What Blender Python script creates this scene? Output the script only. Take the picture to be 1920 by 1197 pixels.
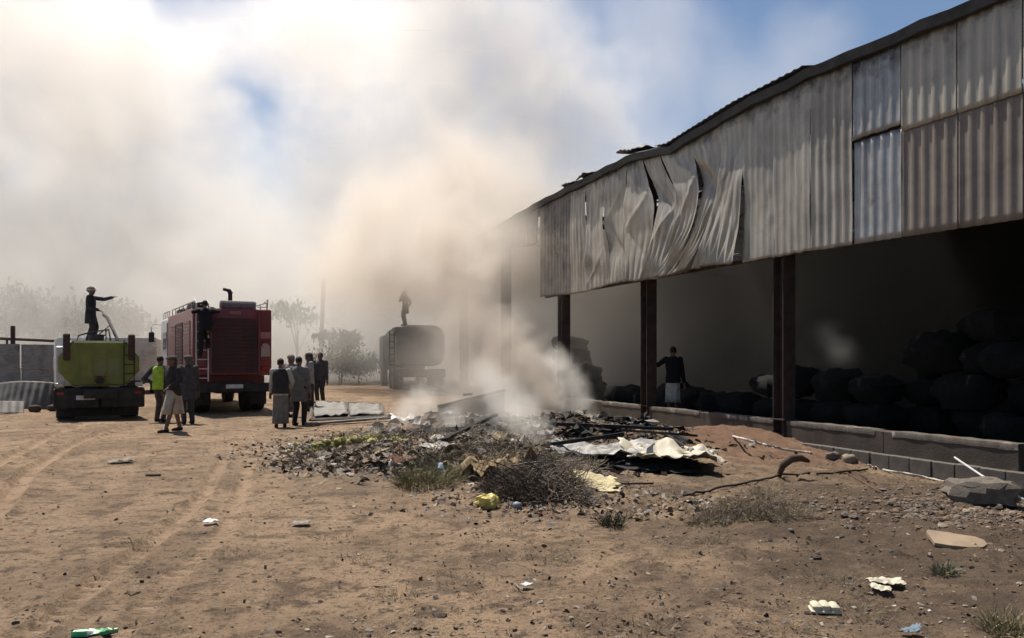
import bpy, math, random, time
import numpy as np
from mathutils import Vector, Matrix, Euler, Quaternion
sc = bpy.context.scene
for o in list(bpy.data.objects): bpy.data.objects.remove(o)
R = math.radians

# ------------------------------------------------------------------ camera, sky, sun, exposure
H, F, HZ = 1.65, 1500.0, 675.0            # eye height, focal length and horizon row (photo pixels)
cam = bpy.data.cameras.new('camera'); cam_o = bpy.data.objects.new('camera', cam); sc.collection.objects.link(cam_o)
cam.sensor_width = 36; cam.lens = 36 * F / 1920; cam.shift_y = (HZ - 598.5) / 1920; cam.clip_start = .05; cam.clip_end = 4000
cam_o.location = (0, 0, H); cam_o.rotation_euler = (R(90), 0, 0); sc.camera = cam_o
SUN = Vector((-.27, .33, .90)).normalized()
world = bpy.data.worlds.new('World'); sc.world = world; world.use_nodes = True
wn = world.node_tree; bg = wn.nodes['Background']; sky = wn.nodes.new('ShaderNodeTexSky')
sky.sky_type = 'NISHITA'; sky.sun_disc = False; sky.sun_elevation = math.asin(SUN.z); sky.sun_rotation = math.atan2(SUN.x, SUN.y)
sky.altitude = 0; sky.dust_density = .6; sky.ozone_density = 2.0
wn.links.new(sky.outputs[0], bg.inputs[0]); bg.inputs[1].default_value = .072
sl = bpy.data.lights.new('sun', 'SUN'); sun_o = bpy.data.objects.new('sun', sl); sc.collection.objects.link(sun_o)
sl.energy = 5.0; sl.angle = R(.5); sl.color = (1, .94, .85); sun_o.rotation_euler = SUN.to_track_quat('Z', 'Y').to_euler()
vs = sc.view_settings; vs.view_transform = 'Standard'; vs.look = 'None'; vs.exposure = 0.52; vs.gamma = 1; vs.use_curve_mapping = False
cy = sc.cycles
cy.max_bounces = 10; cy.diffuse_bounces = 3; cy.glossy_bounces = 2; cy.transparent_max_bounces = 8; cy.volume_bounces = 7
cy.volume_step_rate = 3.5; cy.volume_max_steps = 256
cy.use_adaptive_sampling = True; cy.adaptive_threshold = .04
cy.use_denoising = True
rng = random.Random(7); nr = np.random.RandomState(5)

# ------------------------------------------------------------------ helpers
def at(px, py, Y): return Vector(((px - 960) / F * Y, Y, H + (HZ - py) / F * Y))
def gp(px, py, z=0.):                     # ground point seen at a photo pixel
    Y = (H - z) * F / (py - HZ); return Vector(((px - 960) / F * Y, Y, z))
def vnoise(x, y, seed=0):
    x = np.asarray(x, float); y = np.asarray(y, float); xi = np.floor(x).astype(np.int64); yi = np.floor(y).astype(np.int64)
    fx = x - xi; fy = y - yi; fx = fx * fx * (3 - 2 * fx); fy = fy * fy * (3 - 2 * fy)
    def h(a, b):
        n = (a * 374761393 + b * 668265263 + seed * 974634777) & 0x7fffffff; n = ((n ^ (n >> 13)) * 1274126177) & 0x7fffffff
        return ((n ^ (n >> 16)) & 0xffff) / 65535.
    return (h(xi, yi) * (1 - fx) + h(xi + 1, yi) * fx) * (1 - fy) + (h(xi, yi + 1) * (1 - fx) + h(xi + 1, yi + 1) * fx) * fy
def fbm(x, y, seed=0, o=4):
    s = 0; a = .5
    for i in range(o): s = s + a * (vnoise(x, y, seed + i) - .5); x = np.asarray(x) * 2.03 + 7; y = np.asarray(y) * 2.03 + 3; a *= .5
    return s

_mats = {}
def mat(name, c, c2=None, scale=6., rough=.85, bump=0., bscale=40., metal=0., mix=(.4, .62), detail=5., c3=None, s3=1.2, m3=(.55, .7), spec=.3, streak=None, dark_top=None):
    """procedural material: two tones broken by noise, an optional third stain tone, fine relief"""
    if name in _mats: return _mats[name]
    m = bpy.data.materials.new(name); m.use_nodes = True; t = m.node_tree; b = t.nodes['Principled BSDF']
    b.inputs['Roughness'].default_value = rough; b.inputs['Metallic'].default_value = metal; b.inputs['Specular IOR Level'].default_value = spec
    tc = t.nodes.new('ShaderNodeTexCoord').outputs['Object']
    def noise(s, d=5., r=.6):
        n = t.nodes.new('ShaderNodeTexNoise'); n.inputs['Scale'].default_value = s; n.inputs['Detail'].default_value = d; n.inputs['Roughness'].default_value = r
        t.links.new(tc, n.inputs['Vector']); return n.outputs[0]
    def ramp(f, lo, hi):
        r = t.nodes.new('ShaderNodeMapRange'); r.inputs[1].default_value = lo; r.inputs[2].default_value = hi; t.links.new(f, r.inputs[0]); return r.outputs[0]
    def mixc(f, a, bb):
        x = t.nodes.new('ShaderNodeMix'); x.data_type = 'RGBA'; t.links.new(f, x.inputs[0])
        for k, v in ((6, a), (7, bb)):
            if isinstance(v, tuple): x.inputs[k].default_value = (*v[:3], 1)
            else: t.links.new(v, x.inputs[k])
        return x.outputs[2]
    if c2 is None: c2 = tuple(v * .72 for v in c)
    col = mixc(ramp(noise(scale, detail), *mix), tuple(c), tuple(c2))
    if c3: col = mixc(ramp(noise(s3, 6., .65), *m3), col, tuple(c3))
    if streak:                                              # runs of rust and soot down the sheet
        mp = t.nodes.new('ShaderNodeMapping'); mp.inputs['Scale'].default_value = (1, 1, .09); t.links.new(tc, mp.inputs[0]); n = t.nodes.new('ShaderNodeTexNoise'); n.inputs['Scale'].default_value = 5.5; n.inputs['Detail'].default_value = 6.; n.inputs['Roughness'].default_value = .65; t.links.new(mp.outputs[0], n.inputs['Vector'])
        col = mixc(ramp(n.outputs[0], .54, .72), col, tuple(streak))
    if dark_top:  # darker towards the upper edge of the sheet, broken by noise
        sx = t.nodes.new('ShaderNodeSeparateXYZ'); t.links.new(tc, sx.inputs[0]); ad = t.nodes.new('ShaderNodeMath'); ad.operation = 'MULTIPLY_ADD'; t.links.new(noise(3.2, 5., .7), ad.inputs[0]); ad.inputs[1].default_value = 1.1; t.links.new(sx.outputs[2], ad.inputs[2])
        col = mixc(ramp(ad.outputs[0], dark_top[0] + .55, dark_top[1] + .55), col, (.035, .031, .028))
    t.links.new(col, b.inputs['Base Color'])
    if bump:
        bp = t.nodes.new('ShaderNodeBump'); bp.inputs['Strength'].default_value = bump; bp.inputs['Distance'].default_value = .02
        t.links.new(noise(bscale, 6., .65), bp.inputs['Height']); t.links.new(bp.outputs[0], b.inputs['Normal'])
    _mats[name] = m; return m

class MB:
    """collects shapes into ONE mesh"""
    def __init__(s): s.v = []; s.f = []; s.m = []
    def add(s, v, f, mi=0):
        k = len(s.v); s.v += [tuple(p) for p in v]; s.f += [tuple(i + k for i in q) for q in f]; s.m += [mi] * len(f); return s
    def box(s, c, d, rot=None, mi=0, taper=1., bev=0.):
        c = Vector(c); M = rot if rot is not None else Matrix.Identity(3)
        hx, hy, hz = [q / 2 for q in d]
        if bev <= 0:
            v = [(-hx, -hy, -hz), (hx, -hy, -hz), (hx, hy, -hz), (-hx, hy, -hz), (-hx * taper, -hy * taper, hz), (hx * taper, -hy * taper, hz), (hx * taper, hy * taper, hz), (-hx * taper, hy * taper, hz)]
            f = [(0, 3, 2, 1), (4, 5, 6, 7), (0, 1, 5, 4), (1, 2, 6, 5), (2, 3, 7, 6), (3, 0, 4, 7)]
        else:
            bv = min(bev, hx * .9, hy * .9, hz * .9); v = []; rings = [(-hz, bv), (-hz + bv, 0), (hz - bv, 0), (hz, bv)]
            for z, i in rings:
                a, b = hx - i, hy - i; e = bv * .6
                v += [(-a + e, -b, z), (a - e, -b, z), (a, -b + e, z), (a, b - e, z), (a - e, b, z), (-a + e, b, z), (-a, b - e, z), (-a, -b + e, z)]
            f = [tuple(reversed(range(8))), tuple(range(24, 32))]
            for r in range(3):
                for k in range(8): f.append((r * 8 + k, r * 8 + (k + 1) % 8, r * 8 + 8 + (k + 1) % 8, r * 8 + 8 + k))
        return s.add([c + M @ Vector(p) for p in v], f, mi)
    def tube(s, pts, r, n=6, mi=0, cap=True, flat=1., side=None):
        pts = [Vector(p) for p in pts]; r = r if isinstance(r, (list, tuple)) else [r] * len(pts); v = []; f = []
        for i, p in enumerate(pts):
            d = (pts[min(i + 1, len(pts) - 1)] - pts[max(i - 1, 0)]).normalized()
            u = Vector(side) if side is not None else (Vector((0, 0, 1)) if abs(d.z) < .9 else Vector((1, 0, 0)))
            a = d.cross(u); a = a.normalized() if a.length > 1e-6 else Vector((1, 0, 0)); b = a.cross(d).normalized()
            for k in range(n):
                q = 2 * math.pi * k / n; v.append(p + (a * math.cos(q) * flat + b * math.sin(q)) * r[i])
        for i in range(len(pts) - 1):
            for k in range(n): f.append((i * n + k, i * n + (k + 1) % n, i * n + n + (k + 1) % n, i * n + n + k))
        if cap: f.append(tuple(range(n))[::-1]); f.append(tuple(range(len(pts) * n - n, len(pts) * n)))
        return s.add(v, f, mi)
    def lathe(s, c, axis, prof, n=16, mi=0):      # prof: (radius, offset along axis)
        c = Vector(c); ax = Vector(axis).normalized(); u = ax.orthogonal().normalized(); w = ax.cross(u); v = []; f = []
        for r, h in prof:
            for k in range(n):
                q = 2 * math.pi * k / n; v.append(c + ax * h + (u * math.cos(q) + w * math.sin(q)) * max(r, 1e-4))
        for i in range(len(prof) - 1):
            for k in range(n): f.append((i * n + k, i * n + (k + 1) % n, i * n + n + (k + 1) % n, i * n + n + k))
        f.append(tuple(range(n))[::-1]); f.append(tuple(range(len(prof) * n - n, len(prof) * n)))
        return s.add(v, f, mi)
    def loft(s, rings, mi=0, cap=True):
        n = len(rings[0]); v = [p for r in rings for p in r]; f = []
        for i in range(len(rings) - 1):
            for k in range(n): f.append((i * n + k, i * n + (k + 1) % n, i * n + n + (k + 1) % n, i * n + n + k))
        if cap: f.append(tuple(range(n))[::-1]); f.append(tuple(range(len(v) - n, len(v))))
        return s.add(v, f, mi)
    def ell(s, c, r, n=12, k=8, mi=0, rot=None):
        c = Vector(c); M = rot if rot is not None else Matrix.Identity(3); rings = []
        for i in range(k + 1):
            ph = math.pi * i / k - math.pi / 2; ph = max(-1.5, min(1.5, ph)); rings.append([c + M @ Vector((r[0] * math.cos(ph) * math.cos(2 * math.pi * j / n), r[1] * math.cos(ph) * math.sin(2 * math.pi * j / n), r[2] * math.sin(ph))) for j in range(n)])
        return s.loft(rings, mi)
    def mesh(s, name, mats, smooth=False):
        me = bpy.data.meshes.new(name); me.from_pydata([tuple(p) for p in s.v], [], s.f)
        for m in (mats if isinstance(mats, (list, tuple)) else [mats]): me.materials.append(m)
        me.polygons.foreach_set('material_index', s.m)
        me.validate(); me.update()
        if smooth is True: me.polygons.foreach_set('use_smooth', [True] * len(me.polygons))
        elif smooth: 
            me.polygons.foreach_set('use_smooth', [True] * len(me.polygons)); me.set_sharp_from_angle(angle=R(smooth))
        return me
    def build(s, name, mats, parent=None, smooth=40, loc=None, rot=None):
        return link(name, s.mesh(name, mats, smooth), parent, loc, rot)
def link(name, me, parent=None, loc=None, rot=None):
    o = bpy.data.objects.new(name, me); sc.collection.objects.link(o); o.parent = parent
    if loc is not None: o.location = loc
    if rot is not None: o.rotation_euler = rot
    return o
def thing(name, label, cat, loc=(0, 0, 0), rz=0., group=None):
    o = bpy.data.objects.new(name, None); sc.collection.objects.link(o); o.location = loc; o.rotation_euler = (0, 0, rz); o.empty_display_size = .2
    return tag(o, label, cat, group)
def tag(o, label, cat, group=None):
    o['label'] = label; o['category'] = cat
    if group: o['group'] = group
    return o
def struct(o): o['kind'] = 'structure'; return o
def stuff(o, label=None):
    o['kind'] = 'stuff'
    if label: o['label'] = label
    return o
def rotz(a): return Matrix.Rotation(a, 3, 'Z')
def grid_mesh(name, P, mats, smooth=True, mi=None):       # P: (rows, cols, 3)
    nv, nu = P.shape[:2]; me = bpy.data.meshes.new(name); idx = np.arange(nv * nu).reshape(nv, nu)
    q = np.stack([idx[:-1, :-1], idx[:-1, 1:], idx[1:, 1:], idx[1:, :-1]], -1).reshape(-1, 4)
    me.vertices.add(nv * nu); me.vertices.foreach_set('co', P.reshape(-1).astype(np.float32))
    me.loops.add(q.size); me.loops.foreach_set('vertex_index', q.reshape(-1).astype(np.int32))
    me.polygons.add(len(q)); me.polygons.foreach_set('loop_start', np.arange(0, q.size, 4, dtype=np.int32)); me.polygons.foreach_set('loop_total', np.full(len(q), 4, np.int32))
    for m in (mats if isinstance(mats, (list, tuple)) else [mats]): me.materials.append(m)
    me.update(calc_edges=True); me.validate()
    if smooth: me.polygons.foreach_set('use_smooth', np.ones(len(q), bool))
    return me
def solid(o, th, off=-1):
    m = o.modifiers.new('thickness', 'SOLIDIFY'); m.thickness = th; m.offset = off; return o

# ------------------------------------------------------------------ the warehouse's own frame: x along the wall (away from the camera), y outwards to the yard
WO = Vector((5.27, 15.5, 0)); WD = Vector((-.366, .931, 0)).normalized(); WN = Vector((-WD.y, WD.x, 0)); WA = math.atan2(WD.y, WD.x)
def wpt(t, y, z): return WO + WD * t + WN * y + Vector((0, 0, z))

# ------------------------------------------------------------------ ground
TRACKS = [([(-200, 1330), (60, 1180), (260, 1040), (350, 965), (392, 915), (420, 860)], .11, .035),
          ([(-120, 1500), (180, 1230), (330, 1080), (420, 1000), (450, 930), (470, 870)], .1, .02),
          ([(-160, 1080), (0, 955), (60, 880), (140, 832), (235, 800)], .14, .05),
          ([(-160, 960), (0, 868), (90, 822), (170, 795)], .14, .045)]
TR = [([gp(*p) for p in pl], w, d) for pl, w, d in TRACKS]
def gz(x, y, fine=True, track=False):
    x = np.asarray(x, float); y = np.asarray(y, float)
    z = .10 * fbm(x * .22, y * .22, 3, 3) + .07 * fbm(x * .9, y * .9, 11, 3)
    def g(cx, cy, rx, ry, h): return h * np.exp(-((x - cx) / rx) ** 2 - ((y - cy) / ry) ** 2)
    z = z + g(-.9, 12.6, 2.1, 1.9, .26) + g(.9, 14.8, 2.0, 1.6, .30) + g(-2.6, 15.4, 1.0, .8, .15) + g(.35, 10.3, .9, .8, .15) + g(-.9, 18.8, 2.2, 1.8, .2)
    z = z + g(4.5, 16.0, 1.9, 2.0, .28) + g(2.6, 8.0, .7, .6, .06)
    tl = (x - WO.x) * WD.x + (y - WO.y) * WD.y; yl = (x - WO.x) * WN.x + (y - WO.y) * WN.y
    z = z - .16 * np.clip((.5 - tl) / 3., 0, 1) * np.exp(-((yl - .3) / 1.6) ** 2)
    z = z + .12 * np.clip((y - 24) / 8, 0, 1)
    if fine:
        ro = np.clip(.8 + x * .24 + 1.2 * fbm(x * .6, y * .6, 55, 3), .3, 2.2); z = z + ro * (.06 * fbm(x * 4.3, y * 4.3, 21, 3) + .05 * np.maximum(fbm(x * 11, y * 11, 31, 3), -.05))
        hp = np.clip(1.4 - np.hypot((x + .7) / 2.9, (y - 13.2) / 2.6) + 1.2 * fbm(x * .9, y * .9, 77, 2), 0, 1); z = z + hp * (.22 * np.abs(fbm(x * 3.6, y * 3.6, 61, 3)) + .16 * fbm(x * 10, y * 10, 63, 3))
        bk = np.clip(1.3 - np.hypot((x - .9) / 2.4, (y - 15.6) / 1.3), 0, 1) + np.clip(1.3 - np.hypot((x + 1.2) / 1.8, (y - 18.) / 1.2), 0, 1); z = z + bk * (.2 + .45 * np.abs(fbm(x * 1.8, y * 1.8, 81, 3)))
        rub = np.exp(-((x - 4.6) / 1.5) ** 2 - ((y - 8.4) / 1.2) ** 2); z = z + rub * .05 * fbm(x * 9, y * 9, 41, 3)
        trk = np.zeros(x.shape)
        for pl, w, d in TR:
            best = np.full(x.shape, 1e9); al = np.zeros(x.shape); acc = 0
            for a, b in zip(pl[:-1], pl[1:]):
                dx, dy = b.x - a.x, b.y - a.y; L = math.hypot(dx, dy); q = np.clip(((x - a.x) * dx + (y - a.y) * dy) / L ** 2, 0, 1)
                e = np.hypot(x - a.x - q * dx, y - a.y - q * dy); k = e < best; best = np.where(k, e, best); al = np.where(k, acc + q * L, al); acc += L
            c = np.clip(1 - (best / w) ** 4, 0, 1); rim = np.exp(-((best - w * 1.15) / .04) ** 2)
            tread = np.sign(np.sin(al * 42 + best * 26)); z = z + c * (-d + .012 * tread) + rim * d * .7; trk = np.maximum(trk, c * (.75 + .25 * tread))
        if track: return trk
    return z
_gx = np.arange(-24, 20.01, .06); _gy = np.arange(3, 48.01, .06); _A, _B = np.meshgrid(_gx, _gy); _HF = gz(_A, _B); _HC = gz(_A, _B, False)
def _look(T, x, y):
    a = min(max((x + 24) / .06, 0), len(_gx) - 2); b = min(max((y - 3) / .06, 0), len(_gy) - 2); i, j = int(a), int(b); a -= i; b -= j
    return float((T[j, i] * (1 - a) + T[j, i + 1] * a) * (1 - b) + (T[j + 1, i] * (1 - a) + T[j + 1, i + 1] * a) * b)
def gzf(x, y): return _look(_HF, x, y)
def gzf0(x, y): return _look(_HC, x, y)
def on(px, py, dz=0.):                    # a point on the ground sheet seen at a pixel (two refinements)
    p = gp(px, py)
    for _ in range(3): p = gp(px, py, gzf(p.x, p.y))
    p.z += dz; return p
def axis(lo, hi, f, far):
    a = [lo]
    while a[-1] < hi: a.append(a[-1] + f(a[-1]))
    st = f(hi)
    while a[-1] < far: st *= 1.18; a.append(a[-1] + st)
    return a
ya = axis(4.0, 26., lambda y: .0058 * y, 1800); st = .03; b = [4.0]
while b[-1] > -60: st *= 1.3; b.append(b[-1] - st)
ys = np.array(b[:0:-1] + ya); xa = axis(0, 10., lambda v: .042, 1500); xs = np.array([-q for q in xa[:0:-1]] + xa)
XX, YY = np.meshgrid(xs, ys); ZZ = gz(XX, YY); far = np.clip((np.hypot(XX, YY) - 60) / 60, 0, 1); ZZ = ZZ * (1 - far) + .12 * far

def ground_mat():
    m = bpy.data.materials.new('dry_earth'); m.use_nodes = True; t = m.node_tree; b = t.nodes['Principled BSDF']; b.inputs['Roughness'].default_value = .95; b.inputs['Specular IOR Level'].default_value = .15
    tc = t.nodes.new('ShaderNodeTexCoord').outputs['Object']
    def noise(s, d=6., r=.6, dist=0.):
        n = t.nodes.new('ShaderNodeTexNoise'); n.inputs['Scale'].default_value = s; n.inputs['Detail'].default_value = d; n.inputs['Roughness'].default_value = r; n.inputs['Distortion'].default_value = dist
        t.links.new(tc, n.inputs['Vector']); return n.outputs[0]
    def mr(f, a, bb, c=0., d=1.):
        r = t.nodes.new('ShaderNodeMapRange')
        for i, v in enumerate((a, bb, c, d)): r.inputs[i + 1].default_value = v
        t.links.new(f, r.inputs[0]); return r.outputs[0]
    def math_(op, a, b2):
        n = t.nodes.new('ShaderNodeMath'); n.operation = op
        for i, v in enumerate((a, b2)):
            if isinstance(v, float): n.inputs[i].default_value = v
            else: t.links.new(v, n.inputs[i])
        return n.outputs[0]
    def mixc(f, a, c):
        x = t.nodes.new('ShaderNodeMix'); x.data_type = 'RGBA'; t.links.new(f, x.inputs[0])
        for k, v in ((6, a), (7, c)):
            if isinstance(v, tuple): x.inputs[k].default_value = (*v, 1)
            else: t.links.new(v, x.inputs[k])
        return x.outputs[2]
    def spot(c, r, fall=1.):
        s = t.nodes.new('ShaderNodeVectorMath'); s.operation = 'SUBTRACT'; t.links.new(tc, s.inputs[0]); s.inputs[1].default_value = (c[0], c[1], 0)
        dv = t.nodes.new('ShaderNodeVectorMath'); dv.operation = 'MULTIPLY'; t.links.new(s.outputs[0], dv.inputs[0]); dv.inputs[1].default_value = (1 / r[0], 1 / r[1], 0)
        l = t.nodes.new('ShaderNodeVectorMath'); l.operation = 'LENGTH'; t.links.new(dv.outputs[0], l.inputs[0])
        q = math_('ADD', l.outputs['Value'], math_('MULTIPLY', math_('SUBTRACT', noise(1.3, 6., .65), .5), 1.6))
        return mr(q, 1., 1. - fall * .6)
    base = mixc(mr(noise(.55, 8., .68), .44, .58), GROUND[0], GROUND[1])
    base = mixc(mr(noise(2.3, 8., .72), .5, .60), base, GROUND[2])
    base = mixc(mr(noise(8., 7., .75), .53, .63), base, GROUND[3])
    base = mixc(math_('MULTIPLY', mr(noise(34., 5., .75), .54, .64), .85), base, GROUND[4])
    base = mixc(math_('MULTIPLY', mr(noise(60., 4., .7), .59, .67), .8), base, GROUND[5])
    base = mixc(math_('MULTIPLY', spot((5.4, 7.4), (5.6, 6.6)), .8), base, GROUND[6])    # darker brown over the near right ground
    base = mixc(math_('MULTIPLY', spot((4.2, 15.2), (2.4, 3.0)), .8), base, GROUND[7])    # red bank
    base = mixc(math_('MULTIPLY', spot((-.3, 13.8), (3.6, 4.6)), .75), base, GROUND[8])   # ash and rubbish stain
    base = mixc(math_('MULTIPLY', spot((.8, 16.2), (2.8, 2.4)), .9), base, (.03, .028, .026))
    ta = t.nodes.new('ShaderNodeAttribute'); ta.attribute_name = 'track'; base = mixc(math_('MULTIPLY', ta.outputs['Fac'], mr(noise(3., 4.), .35, .6, .25, .8)), base, (.37, .26, .17))
    t.links.new(base, b.inputs['Base Color'])
    h = math_('ADD', math_('MULTIPLY', noise(30., 7., .7), 1.), math_('MULTIPLY', noise(110., 3., .6), .35))
    bp = t.nodes.new('ShaderNodeBump'); bp.inputs['Strength'].default_value = 1.; bp.inputs['Distance'].default_value = .04; t.links.new(h, bp.inputs['Height']); t.links.new(bp.outputs[0], b.inputs['Normal'])
    return m
GROUND = [(.31, .214, .136), (.212, .146, .094), (.132, .091, .060), (.085, .061, .043), (.04, .029, .022), (.34, .265, .195), (.070, .051, .038), (.155, .088, .057), (.095, .08, .066)]
ground = struct(link('ground', grid_mesh('ground', np.stack([XX, YY, ZZ], -1), ground_mat())))
at_ = ground.data.attributes.new('track', 'FLOAT', 'POINT'); at_.data.foreach_set('value', gz(XX, YY, True, True).reshape(-1).astype(np.float32))

# ------------------------------------------------------------------ burnt warehouse
M_tan = mat('tan_cladding', (.35, .318, .268), (.275, .25, .212), 1.6, .42, .06, 30, .25, c3=(.19, .165, .138), s3=.8, m3=(.54, .76), streak=(.20, .172, .142), dark_top=(6.4, 6.85))
M_grey = mat('galvanised_cladding', (.34, .335, .33), (.26, .255, .25), 3., .42, .06, 30, .45, c3=(.14, .13, .12), s3=1.6, m3=(.6, .75), streak=(.17, .155, .14), dark_top=(6.3, 6.7))
M_brown = mat('browned_cladding', (.215, .183, .155), (.165, .14, .12), 2.4, .55, .08, 30, .1, c3=(.12, .095, .08), s3=1.1, m3=(.55, .75), streak=(.12, .09, .078))
M_scorch = mat('scorched_cladding', (.19, .17, .15), (.13, .115, .105), 3., .6, .1, 30, .1, c3=(.06, .055, .05), s3=1.2, m3=(.52, .7))
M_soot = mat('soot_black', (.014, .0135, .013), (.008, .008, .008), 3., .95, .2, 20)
M_post = mat('oxide_steel', (.062, .040, .034), (.038, .028, .025), 5., .75, .15, 25, .0, c3=(.03, .026, .024), s3=2.)
M_eave = mat('sooty_flashing', (.05, .05, .052), (.03, .03, .03), 4., .6, .1, 20, .2)
M_conc = mat('sooty_render', (.085, .067, .054), (.06, .048, .039), 2.5, .95, .35, 30, c3=(.06, .05, .043), s3=1.3)
M_block = mat('concrete_block', (.12, .105, .09), (.085, .075, .065), 5., .95, .4, 45, c3=(.12, .095, .075), s3=2.2)
ZT = ([-14, -8, -4.5, -1, 1, 3.5, 5.3, 8, 11.1, 15, 20, 40], [6.8, 6.76, 6.72, 6.86, 6.82, 6.60, 6.84, 6.77, 6.72, 6.55, 6.42, 6.2])
def zt(t): return np.interp(t, *ZT)
def zb(t): return 3.63 + .05 * np.sin(np.asarray(t) * 1.3) * (np.asarray(t) > 1.5) - .02 * np.clip(-np.asarray(t) - 1, 0, 4)
wh = thing('warehouse', 'long open-sided warehouse with buckled tan corrugated cladding hanging above dark posts', 'warehouse', WO, WA)
def rib(u): 
    q = (u / .2) % 1.; return .011 * np.tanh((np.abs(q - .5) * 7 - 1.9) * 2.2)
def sheet(name, t0, t1, lo, hi, m, parent, seed, y=.24, w=0., lat=0., fl=0., flare=0., folds=(), nv=44, soot=True, curl=0.):
    nu = int(max(10, (t1 - t0) * 50)); u = np.linspace(t0, t1, nu); v = np.linspace(0, 1, nv); U, V = np.meshgrid(u, v)
    Lo = lo(U) if callable(lo) else lo; Hi = hi(U) if callable(hi) else hi
    rag = .03 * (vnoise(U * 6, V * 0, seed) - .5) * (w > .02); Z = Lo + rag + (Hi - Lo) * V
    a = 4 * V * (1 - V); a = np.clip(a * 1.6, 0, 1)          # held at eave and bottom rail
    W = w * (fbm(U * 1.1 + seed, V * 1.7 + seed, seed, 3) * 2.2) * (a * .8 + .2)
    X = U + lat * (fbm(V * 2.1 + seed * 3.1, V * 0 + .3, seed + 5, 2) * 2) * a + lat * .5 * (U - (t0 + t1) / 2) * (fbm(V * 3 + seed, V * 0, seed + 9, 2)) * a
    for (fu, fv, ang, wd, am) in folds:                     # sharp creases
        du = (U - fu) * math.cos(ang) + (V - fv) * 3.1 * math.sin(ang); W = W + am * np.exp(-np.sqrt(du * du + .0009) / wd) * a; X = X + am * .35 * np.tanh(du / wd) * np.exp(-np.abs(du) / (wd * 2.5)) * a
    W = W + flare * (1 - V) ** 3 - curl * np.clip(V - .8, 0, 1) * 2
    flat = np.clip(1 - fl * np.clip(a + .15 * fbm(U * 2, V * 4, seed + 2) * 4, 0, 1), .12, 1)
    Y = y + rib(U) * flat + W
    o = link(name, grid_mesh(name, np.stack([X, Y, Z], -1), m, True), parent); o.data.set_sharp_from_angle(angle=R(38)); solid(o, .004, 0); return o
warp = {-6: {}, -5: {}, -4: {}, -3: dict(w=.015), -2: dict(w=.03, lat=.01), -1: dict(w=.05, lat=.03, fl=.25),
        0: dict(w=.08, lat=.06, fl=.35), 1: dict(w=.12, lat=.12, fl=.55, flare=.12, folds=((1.2, .3, .35, .12, .10),)),
        2: dict(w=.15, lat=.14, fl=.6, flare=.42, folds=((2.6, .5, .5, .12, .14), (2.2, .2, -.3, .1, .12))),
        3: dict(w=.17, lat=.16, fl=.7, flare=.45, folds=((3.5, .62, .62, .10, -.2), (3.2, .3, .4, .1, .15)), curl=.25),
        4: dict(w=.18, lat=.17, fl=.8, flare=.15, folds=((4.5, .66, -.75, .1, .26), (4.2, .35, .55, .12, -.15)), curl=.4),
        5: dict(w=.17, lat=.15, fl=.85, flare=.05, folds=((5.5, .6, .5, .1, .22), (5.2, .4, -.6, .1, -.14)), curl=.35),
        6: dict(w=.14, lat=.13, fl=.75, folds=((6.5, .5, .2, .12, -.14),)), 7: dict(w=.12, lat=.12, fl=.5, folds=((7.4, .2, .1, .08, .14),)),
        8: dict(w=.09, lat=.08, fl=.3), 9: dict(w=.03, lat=.03), 10: dict(w=.02, lat=.0)}
VK = (0., .2, .4, .6, .8, 1.)
EDGE = {-1: ((-1.0,) * 6, .012), 0: ((-.03, -.02, .0, .02, .0, .0), .02), 1: ((.97, .96, .93, .9, .9, .90), .055), 2: ((2.42, 2.25, 2.0, 1.68, 1.62, 1.80), .04), 3: ((3.20, 2.85, 2.50, 2.38, 2.55, 2.85), .04),
        4: ((3.80, 3.62, 3.42, 3.16, 3.62, 4.10), .10), 5: ((4.70, 4.55, 4.36, 4.16, 4.55, 4.92), .10), 6: ((5.62, 5.72, 5.80, 5.78, 5.66, 5.70), .06), 7: ((6.74, 6.62, 6.84, 6.95, 6.86, 6.8), .04), 8: ((8.0, 8.05, 7.95, 8.02, 8.05, 8.0), .03), 9: ((9.0, 9.0, 8.98, 9.02, 9.0, 9.0), .012), 10: ((10.,) * 6, .01), 11: ((11.3,) * 6, .01)}
EDGE = {k_: (e_, g_ * (.55 if k_ not in (4, 5) else .8)) for k_, (e_, g_) in EDGE.items()}
GAPV = {0: (.3, .6, .8, 1., 1., .6), 1: (.5, 1.3, 1.6, .4, .5, 1.), 2: (1., 1., .4, .2, .6, .8), 3: (1., .6, .3, .3, 1., .7), 4: (.2, .2, .3, 1.2, 1.6, .6), 5: (.1, .3, .3, 1.1, 1.5, .3), 6: (1., .5, .6, 1., 1.3, .8), 7: (.4, 1., 1., .5, .8, .4)}
def spl(vals, V): 
    V = np.clip(V, 0, 1); return sum(np.interp(V + d, VK, vals) for d in (-.07, -.035, 0, .035, .07)) / 5
CREASE = {1: ((.6, .45, .5, .06), (.3, .75, -.4, -.05)), 2: ((.5, .62, .35, -.09), (.4, .35, -.5, .07), (.7, .8, .3, .06)), 3: ((.5, .58, -.3, .12), (.5, .3, .5, -.08), (.3, .78, .4, .07)), 4: ((.5, .60, .4, -.12), (.6, .42, -.4, .09), (.4, .8, .2, -.06)), 5: ((.5, .58, -.35, .11), (.5, .3, .3, -.07), (.5, .8, .3, .06)), 6: ((.5, .4, .4, -.08), (.5, .7, -.3, .06)), 7: ((.5, .2, -.3, .07),)}
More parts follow.
